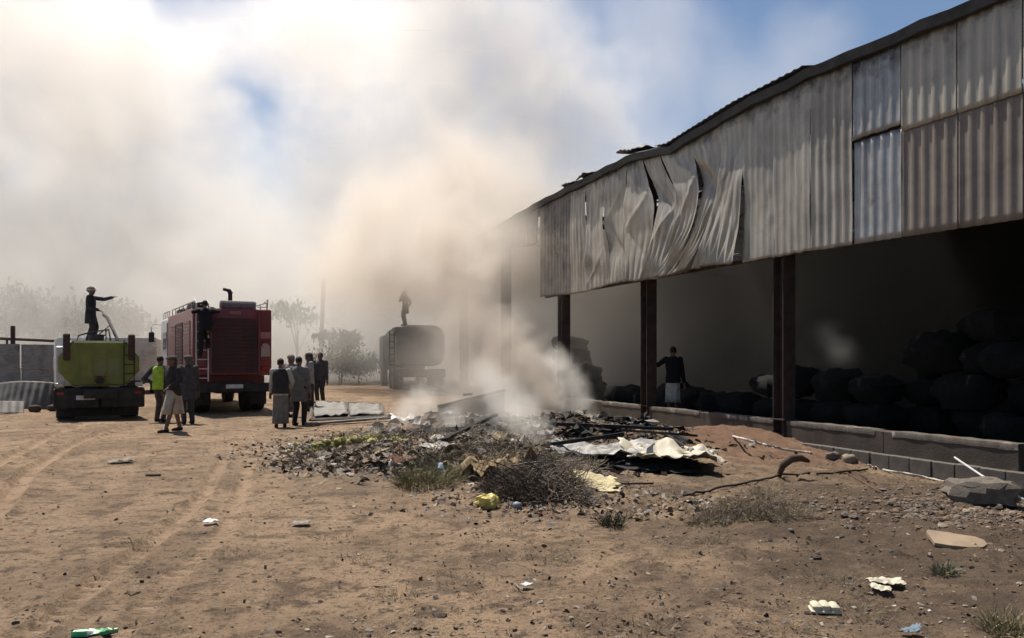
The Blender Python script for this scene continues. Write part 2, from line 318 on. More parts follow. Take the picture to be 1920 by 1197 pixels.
def bent(i, m, seed, w, fl, flare, knee, zk):
    eR, gR = EDGE[i]; eL, gL = EDGE[i + 1]; nu, nv = 64, 56; u = np.linspace(0, 1, nu); v = np.linspace(0, 1, nv); U, V = np.meshgrid(u, v)
    x0 = spl(eR, V) + gR * .5 * spl(GAPV.get(i, (.5,) * 6), V); x1 = spl(eL, V) - gL * .5 * spl(GAPV.get(i + 1, (.5,) * 6), V); X = x0 + (x1 - x0) * U
    a = np.clip(4 * V * (1 - V) * 1.5, 0, 1); T = i + U; lo = zb(X); hi = zt(X) - .1
    Z = lo + .035 * (vnoise(T * 7, T * 0, seed) - .5) + (hi - lo) * V
    W = w * fbm(U * 1.4 + seed, V * 2.2 + seed, seed, 3) * 2. * (a * .85 + .15) + knee * np.exp(-((V - zk - .12 * (U - .5)) / .11) ** 2) * (.4 + .6 * U) + 1.7 * flare * (1 - V) ** 4.5 * (.35 + .65 * np.abs(np.sin(U * 13 + V * 5 + seed)))
    for (cu, cv, sl, am) in CREASE.get(i, ()):
        dd = (V - cv) - sl * (U - cu); W = W + .45 * am * np.exp(-np.abs(dd) / .05) * np.clip(1.3 - np.abs(U - cu) * 1.6, 0, 1)
    flat = np.clip(1 - fl * a * (.6 + 1.6 * np.abs(fbm(U * 1.5, V * 3, seed + 2, 2))), .1, 1.4); ph = (U * 5 + .25) % 1.
    ph2 = (U * 9) % 1.; rb = .0048 * np.tanh((np.abs(ph - .5) * 7 - 1.9) * 2.2) + (.055 * (flare > .1)) * np.clip(1 - V * 2.4, 0, 1) ** 1.4 * (np.abs(ph2 - .5) * 4 - 1); Y = .245 + .004 * (i % 2) + rb * flat + W
    o = link('cladding_sheet', grid_mesh('cladding_sheet', np.stack([X, Y, Z], -1), m, True), wh); o.data.set_sharp_from_angle(angle=R(42)); solid(o, .004, 0)
for i in range(-6, 11):
    kw = warp[i]; m = M_grey if i == -3 else (M_scorch if i == 10 else M_tan); t0, t1 = i + .008, i + 1.0 - .008
    nm = 'cladding_sheet'; hi = lambda U: zt(U) - .1
    if i <= -3:                                             # two lengths lapped at the mid rail
        sheet(nm, t0, t1, lambda U: (5.37 if i == -3 else 5.25) + U * 0, hi, m, wh, i + 20, nv=16, **kw)
        sheet(nm, t0, t1, zb, 5.32, M_grey if i == -3 else M_brown, wh, i + 40, nv=16, y=.215, **kw)
    elif i == -2: sheet(nm, t0, t1, zb, hi, m, wh, i + 20, **kw)
    else:
        P = {-1: (.04, .2, 0, 0, .5), 0: (.07, .45, 0, .03, .5), 1: (.08, .7, .14, .04, .55), 2: (.09, .8, .22, -.08, .62), 3: (.07, .85, .24, .06, .60), 4: (.07, .9, .12, -.07, .62), 5: (.07, .9, .05, .05, .6), 6: (.08, .7, .0, -.06, .3), 7: (.09, .5, 0, .06, .25), 8: (.06, .25, 0, 0, .5), 9: (.03, .1, 0, 0, .5), 10: (.02, 0, 0, 0, .5)}[i]
        bent(i, m if i != 9 else M_scorch, i + 31, *P)
for i in range(9):                                          # short sheets left on the far bays
    t0 = 11.5 + i * 1.0; sheet('fascia_sheet', t0 + .01, t0 + .99, lambda U: 5.5 + U * 0 + .05 * np.sin(U * 2), lambda U: zt(U) - .1, M_scorch, wh, 70 + i, nv=14, w=.06, lat=.02, fl=.3)
o = MB()
for i in range(-7, 11): o.box((i + .5, .17, 3.66), (1.0, .05, .07), mi=0)
o.build('bottom_rail', M_post, wh)
MB().box((2.2, .1, 5.33), (17.0, .07, .12)).build('mid_rail', M_post, wh)
for i, t in enumerate((-5.75, 0, 5, 10, 15, 20)):
    p = MB(); h = float(zt(t)) - .12; b0 = -.4
    p.box((t, -.02, (h + b0) / 2), (.30, .02, h - b0)); p.box((t - .14, .0, (h + b0) / 2), (.022, .29, h - b0)); p.box((t + .14, .0, (h + b0) / 2), (.022, .29, h - b0))
    pp = p.build('post', M_post, wh); MB().box((t, .01, .50), (.4, .34, .02)).build('base_plate', M_post, pp)
ea = MB(); ts = np.arange(-9, 22.1, .5)
prof = [(.36, -.14), (.40, .02), (.30, .06), (-.25, .10), (-.25, -.14)]
ea.loft([[Vector((t, y + .02 * math.sin(t * 3), float(zt(t)) + z + .015 * math.sin(t * 5))) for y, z in prof] for t in ts]); ea.build('eave_flashing', M_eave, wh, smooth=30)
def roof_piece(t, wd, y0, y1, lift=0., seed=0, crump=0., m=M_eave):
    u = np.linspace(t, t + wd, 24); v = np.linspace(0, 1, 10 if crump == 0 else 24); U, V = np.meshgrid(u, v); Y = y0 + (y1 - y0) * V
    Z = zt(U) + .10 + lift + .16 * (y0 - Y) * 1. + rib(U) + crump * fbm(U * 2.3 + seed, V * 6, seed, 3) * 2
    o = link('roof_sheet', grid_mesh('roof_sheet', np.stack([U, Y, Z], -1), m), wh); o.data.set_sharp_from_angle(angle=R(38)); solid(o, .005, 0)
for i in range(-13, 4): roof_piece(i + .005, .99, .2 if i < -1 else .45, -7.2, -.13 if i < -1 else -.02, i)
for i in range(4, 12): roof_piece(i + .005, .99, -2.4 if i == 4 else .1, -7.2, -.45 if i == 4 else -.04, i, .03)
for i in range(12, 24): roof_piece(i + .005, .99, -1.2 if i % 4 else -3.5, -7.2, -.25, i, .05)
for i in range(-13, 30):
    u = np.linspace(i, i + 1, 12); v = np.linspace(0, 1, 6); U, V = np.meshgrid(u, v); Y = -7.2 - 7 * V
    link('roof_sheet', grid_mesh('roof_sheet', np.stack([U, Y, 8.05 - 1.15 * V + U * 0], -1), M_eave), wh)
roof_piece(5.05, .8, .46, -.9, .06, 3, .10, M_scorch); roof_piece(7.7, .7, .46, -.8, .02, 8, .12, M_scorch); roof_piece(8.7, .6, .42, -.7, .0, 11, .12, M_scorch)
for t in (-10, -5, 0, 5, 10, 15, 20):
    tr = MB(); base = float(zt(t)) - .12; sag = .4 if t >= 10 else 0.
    tr.tube([(t, -.2, base), (t, -7.2, base + 1.12 - sag), (t, -14, base)], .08, 4); tr.tube([(t, -.2, base - .5), (t, -14, base - .5)], .06, 4)
    for k in range(1, 7): 
        zt_ = 1.12 * (1 - abs(k * 2 - 7.) / 7.) - sag * .5; tr.tube([(t, -2 * k, base - .5), (t, -2 * k - .0, base + zt_)], .035, 4); tr.tube([(t, -2 * k, base - .5), (t, -2 * k - 2 + .1, base + max(0., 1.12 * (1 - abs(k * 2 + 2 - 7.) / 7.)) - sag * .5)], .03, 4)
    tr.build('roof_truss', M_soot, wh)
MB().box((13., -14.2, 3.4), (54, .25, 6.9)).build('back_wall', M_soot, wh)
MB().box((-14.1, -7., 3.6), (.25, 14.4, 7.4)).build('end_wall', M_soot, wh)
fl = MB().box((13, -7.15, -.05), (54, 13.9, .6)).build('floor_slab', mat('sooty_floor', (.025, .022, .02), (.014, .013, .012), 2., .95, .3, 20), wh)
pl = MB()
for i in range(-3, 8):                                      # plinth beam, bay by bay between the posts
    t0, t1 = i * 2.5 + (.17 if i % 2 == 0 else 0), i * 2.5 + 2.5 - (.17 if i % 2 else 0)
    pl.box(((t0 + t1) / 2, -.02, .14), (t1 - t0 - .004, .22, .68), bev=.012)
plinth = pl.build('plinth', M_conc, wh)
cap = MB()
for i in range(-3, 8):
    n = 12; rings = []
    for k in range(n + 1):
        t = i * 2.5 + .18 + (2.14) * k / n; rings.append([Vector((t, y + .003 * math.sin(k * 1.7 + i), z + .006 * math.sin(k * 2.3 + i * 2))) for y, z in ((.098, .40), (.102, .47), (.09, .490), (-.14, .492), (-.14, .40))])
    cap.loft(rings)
cap.build('coping', mat('sunlit_edge_tone', (.12, .10, .083), (.075, .063, .053), 9., .95, .5, 40, c3=(.30, .27, .23), s3=3., m3=(.58, .68)), wh)  # paler blotched tone paints the sunlit top edge of the plinth
bm0 = [MB().box((0, 0, 0), (.385, .22, .31), bev=.012).mesh('block', M_block, 40) for _ in range(1)]
for i in range(24):
    o = link('block', bm0[0], plinth); o.location = (-6.9 + i * .4, .075 + rng.uniform(-.008, .012), -.04 + rng.uniform(-.006, .006) - .0); o.rotation_euler = (0, 0, rng.uniform(-.02, .02))
    if i > 15: o.location.z -= .03 * (i - 15) * .2

# ------------------------------------------------------------------ bales and burnt stock inside the warehouse
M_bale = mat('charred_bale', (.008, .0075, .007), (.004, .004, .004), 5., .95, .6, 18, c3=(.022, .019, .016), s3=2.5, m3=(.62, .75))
def lump(name, size, seed, m, sub=3, amp=.16, fr=2.2, sq=3.):
    """a lumpy squared-off bag or stone"""
    mb = MB(); n, k = 14, 9; P = []
    for i in range(k + 1):
        ph = math.pi * i / k - math.pi / 2; ring = []
        for j in range(n):
            th = 2 * math.pi * j / n; d = Vector((math.cos(ph) * math.cos(th), math.cos(ph) * math.sin(th), math.sin(ph)))
            q = (abs(d.x) ** sq + abs(d.y) ** sq + abs(d.z) ** sq) ** (-1 / sq); no = float(fbm(np.array([d.x * fr + seed * 3.7 + d.z * 2]), np.array([d.y * fr + d.z * 1.7 + seed]), seed, 3)[0])
            p = d * q * (1 + amp * no * 3); ring.append(Vector((p.x * size[0] / 2, p.y * size[1] / 2, p.z * size[2] / 2 + size[2] / 2)))
        if i in (0, k): c = sum(ring, Vector()) / n; ring = [c + (r - c) * .02 for r in ring]
        P.append(ring)
    mb.loft(P); return mb.mesh(name, m, 50)
bale_me = [lump('bale', (1.0 + .12 * (s % 3), .8, .5 + .07 * (s % 4)), s, M_bale, amp=.24, fr=2.2 + .3 * s, sq=3.5 + s * .4) for s in range(6)]
k = 0
def bale(t, y, z, sc_=1., lab='charred black bale in the low row on the warehouse floor', grp='burnt bales in the warehouse'):
    global k
    o = link('bale', bale_me[(k * 5 + k // 6) % 6]); o.location = wpt(t, y, z); o.rotation_euler = (rng.uniform(-.14, .14), rng.uniform(-.14, .14), WA + rng.uniform(-.5, .5)); o.scale = (sc_ * rng.uniform(.92, 1.08),) * 3; k += 1
    tag(o, lab, 'bale', grp); return o
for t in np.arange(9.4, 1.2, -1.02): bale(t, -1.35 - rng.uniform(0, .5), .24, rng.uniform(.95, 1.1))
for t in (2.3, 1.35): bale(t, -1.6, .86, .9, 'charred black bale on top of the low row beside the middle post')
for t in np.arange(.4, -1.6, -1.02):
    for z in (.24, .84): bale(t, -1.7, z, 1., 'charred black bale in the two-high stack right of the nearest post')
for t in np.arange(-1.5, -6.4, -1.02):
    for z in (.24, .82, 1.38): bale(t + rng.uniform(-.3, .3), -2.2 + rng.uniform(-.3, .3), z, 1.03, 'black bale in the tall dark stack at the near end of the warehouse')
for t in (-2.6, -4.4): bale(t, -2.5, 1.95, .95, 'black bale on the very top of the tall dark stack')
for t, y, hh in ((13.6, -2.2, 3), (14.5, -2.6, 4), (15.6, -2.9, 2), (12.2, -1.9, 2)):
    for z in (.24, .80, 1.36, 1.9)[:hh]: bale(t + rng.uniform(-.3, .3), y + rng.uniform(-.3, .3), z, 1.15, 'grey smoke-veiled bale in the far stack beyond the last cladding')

# ------------------------------------------------------------------ people
M_skin = mat('brown_skin', (.16, .085, .055), (.13, .07, .045), 12., .6)
M_eye = mat('eye', (.03, .02, .02), (.02, .02, .02)); M_hair = mat('black_hair', (.015, .013, .012), (.01, .01, .01), 30., .7)
def cloth(name, c): return mat('cloth_' + name, c, tuple(v * .7 for v in c), 9., .95, .4, 25)
def remesh(mb, name, m, voxel, smooth=3):
    me = bpy.data.meshes.new(name + '_raw'); me.from_pydata([tuple(p) for p in mb.v], [], mb.f); me.update()
    o = bpy.data.objects.new(name, me); sc.collection.objects.link(o)
    r = o.modifiers.new('r', 'REMESH'); r.mode = 'VOXEL'; r.voxel_size = voxel; r.use_smooth_shade = True
    if smooth: q = o.modifiers.new('s', 'SMOOTH'); q.factor = .5; q.iterations = smooth
    dg = bpy.context.evaluated_depsgraph_get(); out = bpy.data.meshes.new_from_object(o.evaluated_get(dg)); out.name = name
    bpy.data.objects.remove(o); bpy.data.meshes.remove(me); out.materials.clear(); out.materials.append(m); return out
def limb(mb, pts, radii, n=10, flat=1., side=None):
    for i in range(len(pts) - 1):
        mb.tube([pts[i], pts[i + 1]], [radii[i], radii[i + 1]], n, flat=flat, side=side)
    for p, r in zip(pts, radii): mb.ell(p, (r, r, r), 10, 6)
def V3(p): return Vector(p)
def person(label, loc, rz, h=1.7, lh=None, rh=None, le=None, re_=None, lf=(-.1, 0, 0), rf=(.1, 0, 0), lk=None, rk=None, lean=0., top=(.03, .03, .035), low=(.03, .03, .035), skirt=None, vest=None, coat=False, head='hair', hcol=(.02, .02, .02), look=0., group='people at the fire', sleeves=True, barelegs=False, pelvis=.92, extra=None):
    """local frame: x right, y forward, z up, built 1.7 m tall and scaled"""
    S = h / 1.7; root = thing('person', label, 'person', loc, rz, group); root.scale = (S, S, S)
    hip = V3((0, 0, pelvis)); T = lambda z, y=0.: V3((0, math.sin(lean) * (z - .92) + y, pelvis + (z - .92) * math.cos(lean)))
    chest = T(1.28); neck = T(1.46); sh = [T(1.40) + V3((s * .185, 0, 0)) for s in (-1, 1)]; hc = T(1.585) + V3((math.sin(look) * -.015, .02, 0))
    hd = [V3(lh) if lh else V3((-.27, .08, .80)), V3(rh) if rh else V3((.27, .08, .80))]
    el = [V3(le) if le else None, V3(re_) if re_ else None]
    for i, s in ((0, -1), (1, 1)):
        if el[i] is None:
            mid = (sh[i] + hd[i]) / 2; L = (hd[i] - sh[i]).length; off = math.sqrt(max(0., .27 ** 2 - (L / 2) ** 2)); el[i] = mid + (V3((s * .6, -.7, -.3)).normalized()) * off
    ft = [V3(lf), V3(rf)]; kn = [V3(lk) if lk else None, V3(rk) if rk else None]; hp = [hip + V3((s * .09, 0, -.02)) for s in (-1, 1)]; an = [f + V3((0, 0, .08)) for f in ft]
    for i in (0, 1):
        if kn[i] is None:
            mid = (hp[i] + an[i]) / 2; L = (an[i] - hp[i]).length; off = math.sqrt(max(0., .425 ** 2 - (L / 2) ** 2)); kn[i] = mid + V3((0, 1, .1)).normalized() * off
    b = MB()
    b.loft([[T(z, y) + V3((rx * math.cos(q), ry * math.sin(q), 0)) for q in np.linspace(0, 2 * math.pi, 15)[:-1]] for z, y, rx, ry in ((.86, 0, .13, .10), (.95, 0, .16, .115), (1.08, .005, .14, .10), (1.25, .01, .165, .115), (1.36, 0, .185, .105), (1.43, -.005, .12, .085), (1.47, 0, .06, .06))])
    limb(b, [neck - V3((0, 0, .04)), neck + V3((0, .01, .06))], [.058, .055])
    Hm = Matrix.Rotation(look, 3, 'Z'); HP = lambda x, y, z: hc + Hm @ V3((x, y, z))
    b.ell(hc + V3((0, 0, .025)), (.074, .095, .105), 14, 10, rot=Hm); b.ell(HP(0, .035, -.055), (.055, .06, .06), 12, 8, rot=Hm)     # skull, jaw
    b.ell(HP(0, .10, -.01), (.014, .022, .024), 8, 6, rot=Hm); b.ell(HP(0, .082, .03), (.05, .016, .012), 8, 6, rot=Hm); b.ell(HP(0, .09, -.055), (.026, .012, .010), 8, 6, rot=Hm)
    for s in (-1, 1): b.ell(HP(s * .076, -.005, -.005), (.012, .022, .032), 8, 6, rot=Hm)
    for i, s in ((0, -1), (1, 1)):
        limb(b, [sh[i], el[i], hd[i]], [.052, .042, .030]); d = (hd[i] - el[i]).normalized(); sd = d.cross(V3((0, 0, 1))); sd = sd.normalized() if sd.length > .1 else V3((0, 1, 0)); nn = sd.cross(d)
        b.box(hd[i] + d * .045, (.075, .10, .03), Matrix((sd, d, nn)).transposed(), bev=.01)
        for q, (off, ln) in enumerate(((-.03, .062), (-.01, .074), (.01, .070), (.03, .056))):
            a = hd[i] + d * .085 + sd * off; c = a + d * ln * .55 - nn * .008; limb(b, [a, c, c + d * ln * .35 - nn * .024], [.010, .009, .008], 6)
        a = hd[i] + d * .025 - sd * .038 * s; c = a + (d * .5 - sd * .7 * s).normalized() * .04; limb(b, [a, c, c + d * .03], [.012, .010, .009], 6)
        limb(b, [hp[i], kn[i], an[i]], [.088, .058, .040]); limb(b, [an[i], ft[i] + V3((0, .12, .035)), ft[i] + V3((0, .17, .03))], [.042, .036, .028])
    body = link('body', remesh(b, 'body', M_skin, .012, 2), root)
    for s in (-1, 1): MB().ell(HP(s * .03, .086, .008), (.010, .008, .007), 8, 6).build('eye', M_eye, root, True)
    c = MB()
    c.loft([[T(z, y) + V3((rx * math.cos(q), ry * math.sin(q), 0)) for q in np.linspace(0, 2 * math.pi, 17)[:-1]] for z, y, rx, ry in ((.60 if coat else .80, 0, .215 if coat else .19, .165 if coat else .145), (.95, 0, .19, .145), (1.08, .005, .175, .135), (1.25, .01, .195, .145), (1.37, 0, .205, .125), (1.435, -.005, .14, .10), (1.475, 0, .072, .07))])
    for i in (0, 1):
        if sleeves: limb(c, [sh[i], el[i], el[i] + (hd[i] - el[i]) * .88], [.075, .062, .048])
        else: limb(c, [sh[i], sh[i] + (el[i] - sh[i]) * .55], [.072, .066])
    link('jacket' if coat else 'shirt', remesh(c, 'shirt', cloth('%02d%02d%02d' % tuple(int(q * 99) for q in top), top), .016, 3), root)
    if vest:
        c = MB(); c.loft([[T(z, y) + V3((rx * math.cos(q), ry * math.sin(q), 0)) for q in np.linspace(0, 2 * math.pi, 17)[:-1]] for z, y, rx, ry in ((.84, 0, .21, .165), (.95, 0, .205, .16), (1.08, .005, .195, .155), (1.25, .01, .212, .162), (1.38, 0, .195, .142), (1.45, -.005, .13, .11))])
        link('safety_vest', remesh(c, 'safety_vest', cloth('vest%02d' % int(vest[1] * 99), vest), .016, 3), root)
    if skirt:
        zb_, cc = skirt; c = MB(); mid = (an[0] + an[1]) / 2; spread = abs(ft[1].x - ft[0].x) / 2 + .10; sy = abs(ft[1].y - ft[0].y) / 2 + .10
        rings = []
        for q in range(7):
            f_ = q / 6; z = 1.0 + (zb_ - 1.0) * f_; cx = hip.lerp(V3((mid.x, mid.y, z)), f_); fx = .17 + (spread - .03 - .17) * f_ + .02 * f_; fy = .13 + (sy - .13) * f_ * .55
            rings.append([V3((cx.x + (fx + .018 * f_ * math.sin(9 * a)) * math.cos(a), cx.y + (fy + .018 * f_ * math.sin(9 * a + 1)) * math.sin(a), z)) for a in np.linspace(0, 2 * math.pi, 33)[:-1]])
        c.loft(rings[::-1]); c.build('wrap_skirt', cloth('%02d%02d%02d' % tuple(int(q * 99) for q in cc), cc), root, True)
    elif not barelegs:
        c = MB()
        for i in (0, 1): limb(c, [hp[i] + V3((0, 0, .05)), kn[i], an[i] + V3((0, 0, .0))], [.108, .082, .062])
        c.ell(hip + V3((0, 0, .0)), (.17, .125, .11), 14, 8); link('trousers', remesh(c, 'trousers', cloth('%02d%02d%02d' % tuple(int(q * 99) for q in low), low), .016, 3), root)
    for i in (0, 1):
        c = MB(); limb(c, [ft[i] + V3((0, -.03, .045)), ft[i] + V3((0, .10, .038)), ft[i] + V3((0, .19, .032))], [.05, .046, .032], 10); link('shoe', remesh(c, 'shoe', cloth('shoe', (.025, .02, .018)), .014, 2), root)
    c = MB()
    if head == 'hair': c.ell(hc + V3((0, -.012, .045)), (.084, .098, .092), 14, 9)
    elif head == 'cap': c.ell(hc + V3((0, -.008, .06)), (.086, .104, .085), 14, 9); c.box(HP(0, .125, .062), (.13, .10, .012), Hm, bev=.004)
    elif head == 'scarf':
        c.ell(hc + V3((0, -.01, .065)), (.105, .118, .075), 14, 9); c.ell(hc + V3((0, -.06, .0)), (.085, .07, .11), 12, 8); c.tube([hc + V3((.03, -.11, -.02)), hc + V3((.05, -.14, -.12)), hc + V3((.05, -.14, -.22))], [.045, .04, .03], 8)
    elif head == 'helmet': c.ell(hc + V3((0, -.01, .05)), (.105, .13, .105), 14, 9); c.lathe(hc + V3((0, 0, .03)), (0, 0, 1), [(.14, 0), (.15, .006), (.11, .02)], 16)
    link({'hair': 'hair', 'cap': 'cap', 'scarf': 'headscarf', 'helmet': 'helmet'}[head], remesh(c, 'headwear', M_hair if head == 'hair' else cloth('%02d%02d%02d' % tuple(int(q * 99) for q in hcol), hcol), .010, 2), root)
    return root
g1 = lambda px, Y: Vector(((px - 960) / F * Y, Y, gzf((px - 960) / F * Y, Y)))

# ------------------------------------------------------------------ vehicles (local frame: x right, y forward, z up, origin at the rear on the ground)
M_tyre = mat('tyre_rubber', (.022, .021, .02), (.05, .042, .035), 8., .9, .3, 40); M_rim = mat('dusty_rim', (.16, .14, .12), (.09, .08, .07), 6., .6, 0, 10, .3)
M_black = mat('black_chassis', (.022, .021, .02), (.04, .034, .03), 5., .8, .2, 20)
M_red = mat('fire_red', (.165, .021, .025), (.12, .017, .020), 3., .35, .03, 30, c3=(.10, .035, .028), s3=1.8, m3=(.55, .8), spec=.5)
M_reddark = mat('sooty_red_shutter', (.070, .018, .019), (.04, .014, .014), 2.5, .55, .05, 30, c3=(.02, .014, .013), s3=1.1, m3=(.45, .7))
M_white = mat('dusty_white_paint', (.55, .54, .52), (.44, .43, .41), 3., .45, .02, 20, c3=(.28, .25, .22), s3=1.7)
M_steel = mat('dull_steel', (.35, .35, .35), (.24, .24, .24), 6., .4, 0, 20, .6); M_glass = mat('dark_glass', (.02, .025, .03), (.02, .025, .03), 3., .08, spec=.6)
M_lamp = mat('lamp_red', (.30, .02, .015), (.22, .02, .015), 9., .25); M_plate = mat('plate_white', (.55, .55, .52), (.42, .42, .4), 8., .5)
def wheel(parent, x, y, r=.52, w=.3):
    sx = 1 if x > 0 else -1; wh_ = link('wheel', MB().lathe((x, y, r), (sx, 0, 0), [(r * .62, -w / 2), (r * .94, -w / 2), (r, -w * .36), (r, w * .36), (r * .94, w / 2), (r * .62, w / 2)], 28).mesh('wheel', M_tyre, 35), parent)
    MB().lathe((x, y, r), (sx, 0, 0), [(r * .61, -w * .42), (r * .61, w * .40), (r * .5, w * .30), (r * .25, w * .28), (r * .22, w * .42), (.02, w * .42)], 20).build('rim', M_rim, wh_)
def rr(w, h, r, z0, n=5):                 # rounded rectangle outline (x, z)
    pts = []
    for cx, cz, a0 in ((w / 2 - r, z0 + r, -90), (w / 2 - r, z0 + h - r, 0), (-w / 2 + r, z0 + h - r, 90), (-w / 2 + r, z0 + r, 180)):
        for k in range(n + 1): a = R(a0 + 90 * k / n); pts.append((cx + r * math.cos(a), cz + r * math.sin(a)))
    return pts
def hull(mb, prof, y0, y1, inset=.03, mi=0):
    def ring(y, s): 
        cz = sum(p[1] for p in prof) / len(prof); return [Vector((p[0] * s, y, cz + (p[1] - cz) * s)) for p in prof]
    mb.loft([ring(y0, 1 - inset), ring(y0 + .03, 1), ring(y1 - .03, 1), ring(y1, 1 - inset)][::-1], mi); return mb

# fire engine ------------------------------------------------------
th = R(30); ft_ = thing('fire_engine', 'tall dark red fire engine seen from behind, parked beside the small green tanker', 'fire engine', (-8.57, 24.58, 0.), th)
W2 = 1.165
hull(MB(), rr(2.33, 2.05, .06, 1.17), 0, 5.75).build('body', M_red, ft_)
MB().box((0, 3.2, .98), (2.2, 5.0, .34)).build('locker_skirt', M_red, ft_); MB().box((0, 3.8, .75), (.9, 7.4, .26)).build('chassis', M_black, ft_)
sh = MB()
for i in range(15): sh.box((.06, -.012, 1.30 + i * .112), (1.36, .03, .1105), bev=.003)
sh.build('rear_shutter', M_reddark, ft_)
for x in (-.66, .78): MB().box((x, -.016, 2.15), (.06, .05, 1.9)).build('shutter_rail', M_red, ft_)
MB().box((.06, -.03, 3.1), (.34, .02, .1)).build('badge_plate', mat('faded_pink_plate', (.30, .12, .11), (.22, .1, .09), 20.), ft_)
MB().box((.97, -.02, 2.42), (.30, .02, .20)).build('reflective_panel', mat('pale_red_sticker', (.36, .16, .15), (.28, .13, .12), 14.), ft_)
MB().loft([[Vector((.97 + x, y, z)) for x, z in ((-.14, 1.75), (.14, 1.75), (.13, 2.05), (.06, 2.16), (-.06, 2.16), (-.13, 2.05))] for y in (-.03, -.005)][::-1]).build('information_panel', mat('pale_sticker', (.36, .27, .25), (.30, .22, .2), 12., c3=(.2, .1, .1), s3=9.), ft_)
for x in (-.95, .95):
    l = MB().box((x, -.03, 1.38), (.2, .05, .14), bev=.02).build('tail_lamp', M_lamp, ft_)
ld = MB()
for x in (-1.08, -.74): ld.tube([(x, -.10, 1.0), (x, -.12, 2.0), (x, -.12, 3.35), (x, .1, 3.5)], .022, 8)
for z in np.arange(1.1, 3.3, .28): ld.tube([(-1.08, -.11, z), (-.74, -.11, z)], .016, 6)
ld.build('rear_ladder', M_white, ft_)
bp = MB().box((0, -.12, .80), (2.25, .2, .28), bev=.03).build('rear_bumper', M_black, ft_)
MB().box((0, -.235, .84), (.5, .012, .12)).build('number_plate', M_plate, bp)
for x in (-.85, .85): MB().box((x, .55, .55), (.55, .02, .62)).build('mudflap', M_black, ft_)
for x in (-1.0, 1.0): wheel(ft_, x, 1.35, .53, .34); wheel(ft_, x, 6.3, .53, .3)
for x in (-.66, .66): wheel(ft_, x, 1.35, .53, .3)
for i in range(3):                                           # roller lockers and the white trim on the near side
    s_ = MB()
    for q in range(13): s_.box((-W2 - .012, 1.15 + i * 1.6, 1.55 + q * .105), (.025, 1.35, .092), bev=.008)
    s_.build('locker_shutter', M_reddark if i == 1 else M_red, ft_)
MB().box((-W2 - .02, 3., 1.36), (.02, 5.4, .10)).build('side_stripe', M_white, ft_)
cab = hull(MB(), rr(2.3, 2.3, .12, .9), 5.85, 8.0, .05).build('cab', M_white, ft_)
for x in (-1, 1):
    d = MB().box((x * 1.155, 6.75, 1.75), (.02, 1.25, 1.5), bev=.008).build('cab_door', M_white, ft_); MB().box((x * 1.17, 6.75, 2.35), (.012, 1.0, .62)).build('window', M_glass, d); MB().box((x * 1.18, 6.3, 1.7), (.03, .16, .04)).build('handle', M_black, d)
MB().box((0, 8.0, 2.3), (2.0, .02, .85)).build('windscreen', M_glass, cab); MB().box((0, 8.02, 1.0), (2.3, .16, .4), bev=.03).build('front_bumper', M_white, cab)
MB().box((-1.16, 6.02, 2.0), (.02, .2, 2.0)).build('cab_stripe', M_red, cab)
mi = MB().tube([(-1.15, 7.9, 3.0), (-1.45, 7.95, 3.02), (-1.5, 7.95, 2.9), (-1.5, 7.95, 2.3), (-1.4, 7.95, 2.18), (-1.15, 7.9, 2.2)], .022, 7).build('mirror_arm', M_white, cab)
for z, hh in ((2.62, .4),): MB().box((-1.5, 7.93, z - .1), (.2, .08, hh), bev=.03).build('mirror', M_black, ft_)
rl = MB()
for x in (-1.05, 1.05):
    rl.tube([(x, .15, 3.44), (x, 5.6, 3.44)], .02, 6)
    for y in np.arange(.15, 5.7, .9): rl.tube([(x, y, 3.2), (x, y, 3.44)], .016, 6)
rl.tube([(-.35, .12, 3.44), (.7, .12, 3.44)], .02, 6); rl.tube([(-.35, .12, 3.2), (-.35, .12, 3.4), (-.3, .12, 3.44)], .018, 6); rl.tube([(.7, .12, 3.2), (.7, .12, 3.44)], .018, 6); rl.tube([(1.05, .12, 3.2), (1.08, .12, 3.55), (.98, .2, 3.44)], .018, 6); rl.tube([(.75, .12, 3.3), (1.05, .12, 3.3)], .014, 6)
rl.build('roof_rail', M_steel, ft_)
MB().lathe((-.25, .75, 3.36), (1, 0, 0), [(.13, 0), (.16, .03), (.16, 1.02), (.13, 1.05)], 18).build('roof_roll', mat('grey_roll', (.16, .15, .145), (.11, .1, .1), 7., .7), ft_)
mo = MB().lathe((.12, 1.1, 3.2), (0, 0, 1), [(.14, 0), (.14, .12), (.07, .16), (.065, .56), (.08, .58), (.08, .62)], 14); mo.tube([(.12, 1.1, 3.79), (.10, 1.1, 3.86), (.0, 1.1, 3.88), (-.1, 1.1, 3.9)], [.065, .06, .05, .045], 10); mo.tube([(.2, 1.1, 3.35), (.42, 1.1, 3.35)], .03, 6)
mo.build('water_monitor', M_black, ft_)
hz = MB()
for i in range(5):
    hz.tube([(-.55 + .34 * (1 - .1 * i) * math.cos(a) - .0, 3.4 + .8 * math.sin(a), 3.26 + .07 * i + .02 * math.sin(3 * a + i)) for a in np.linspace(0, 2 * math.pi, 22)], .04, 6)
hz.build('coiled_hose', M_black, ft_)
for y in (4.3, 5.0): MB().box((-.5, y, 3.32), (.9, .5, .24), bev=.05).build('roof_box', M_black, ft_)
fr = MB()
for y in (5.9, 6.4, 7.0, 7.6): fr.tube([(-1.1, y, 3.15), (-1.1, y, 3.42)], .015, 6)
fr.tube([(-1.1, 5.9, 3.42), (-1.1, 7.6, 3.42)], .016, 6); fr.build('cab_roof_rail', M_steel, ft_)

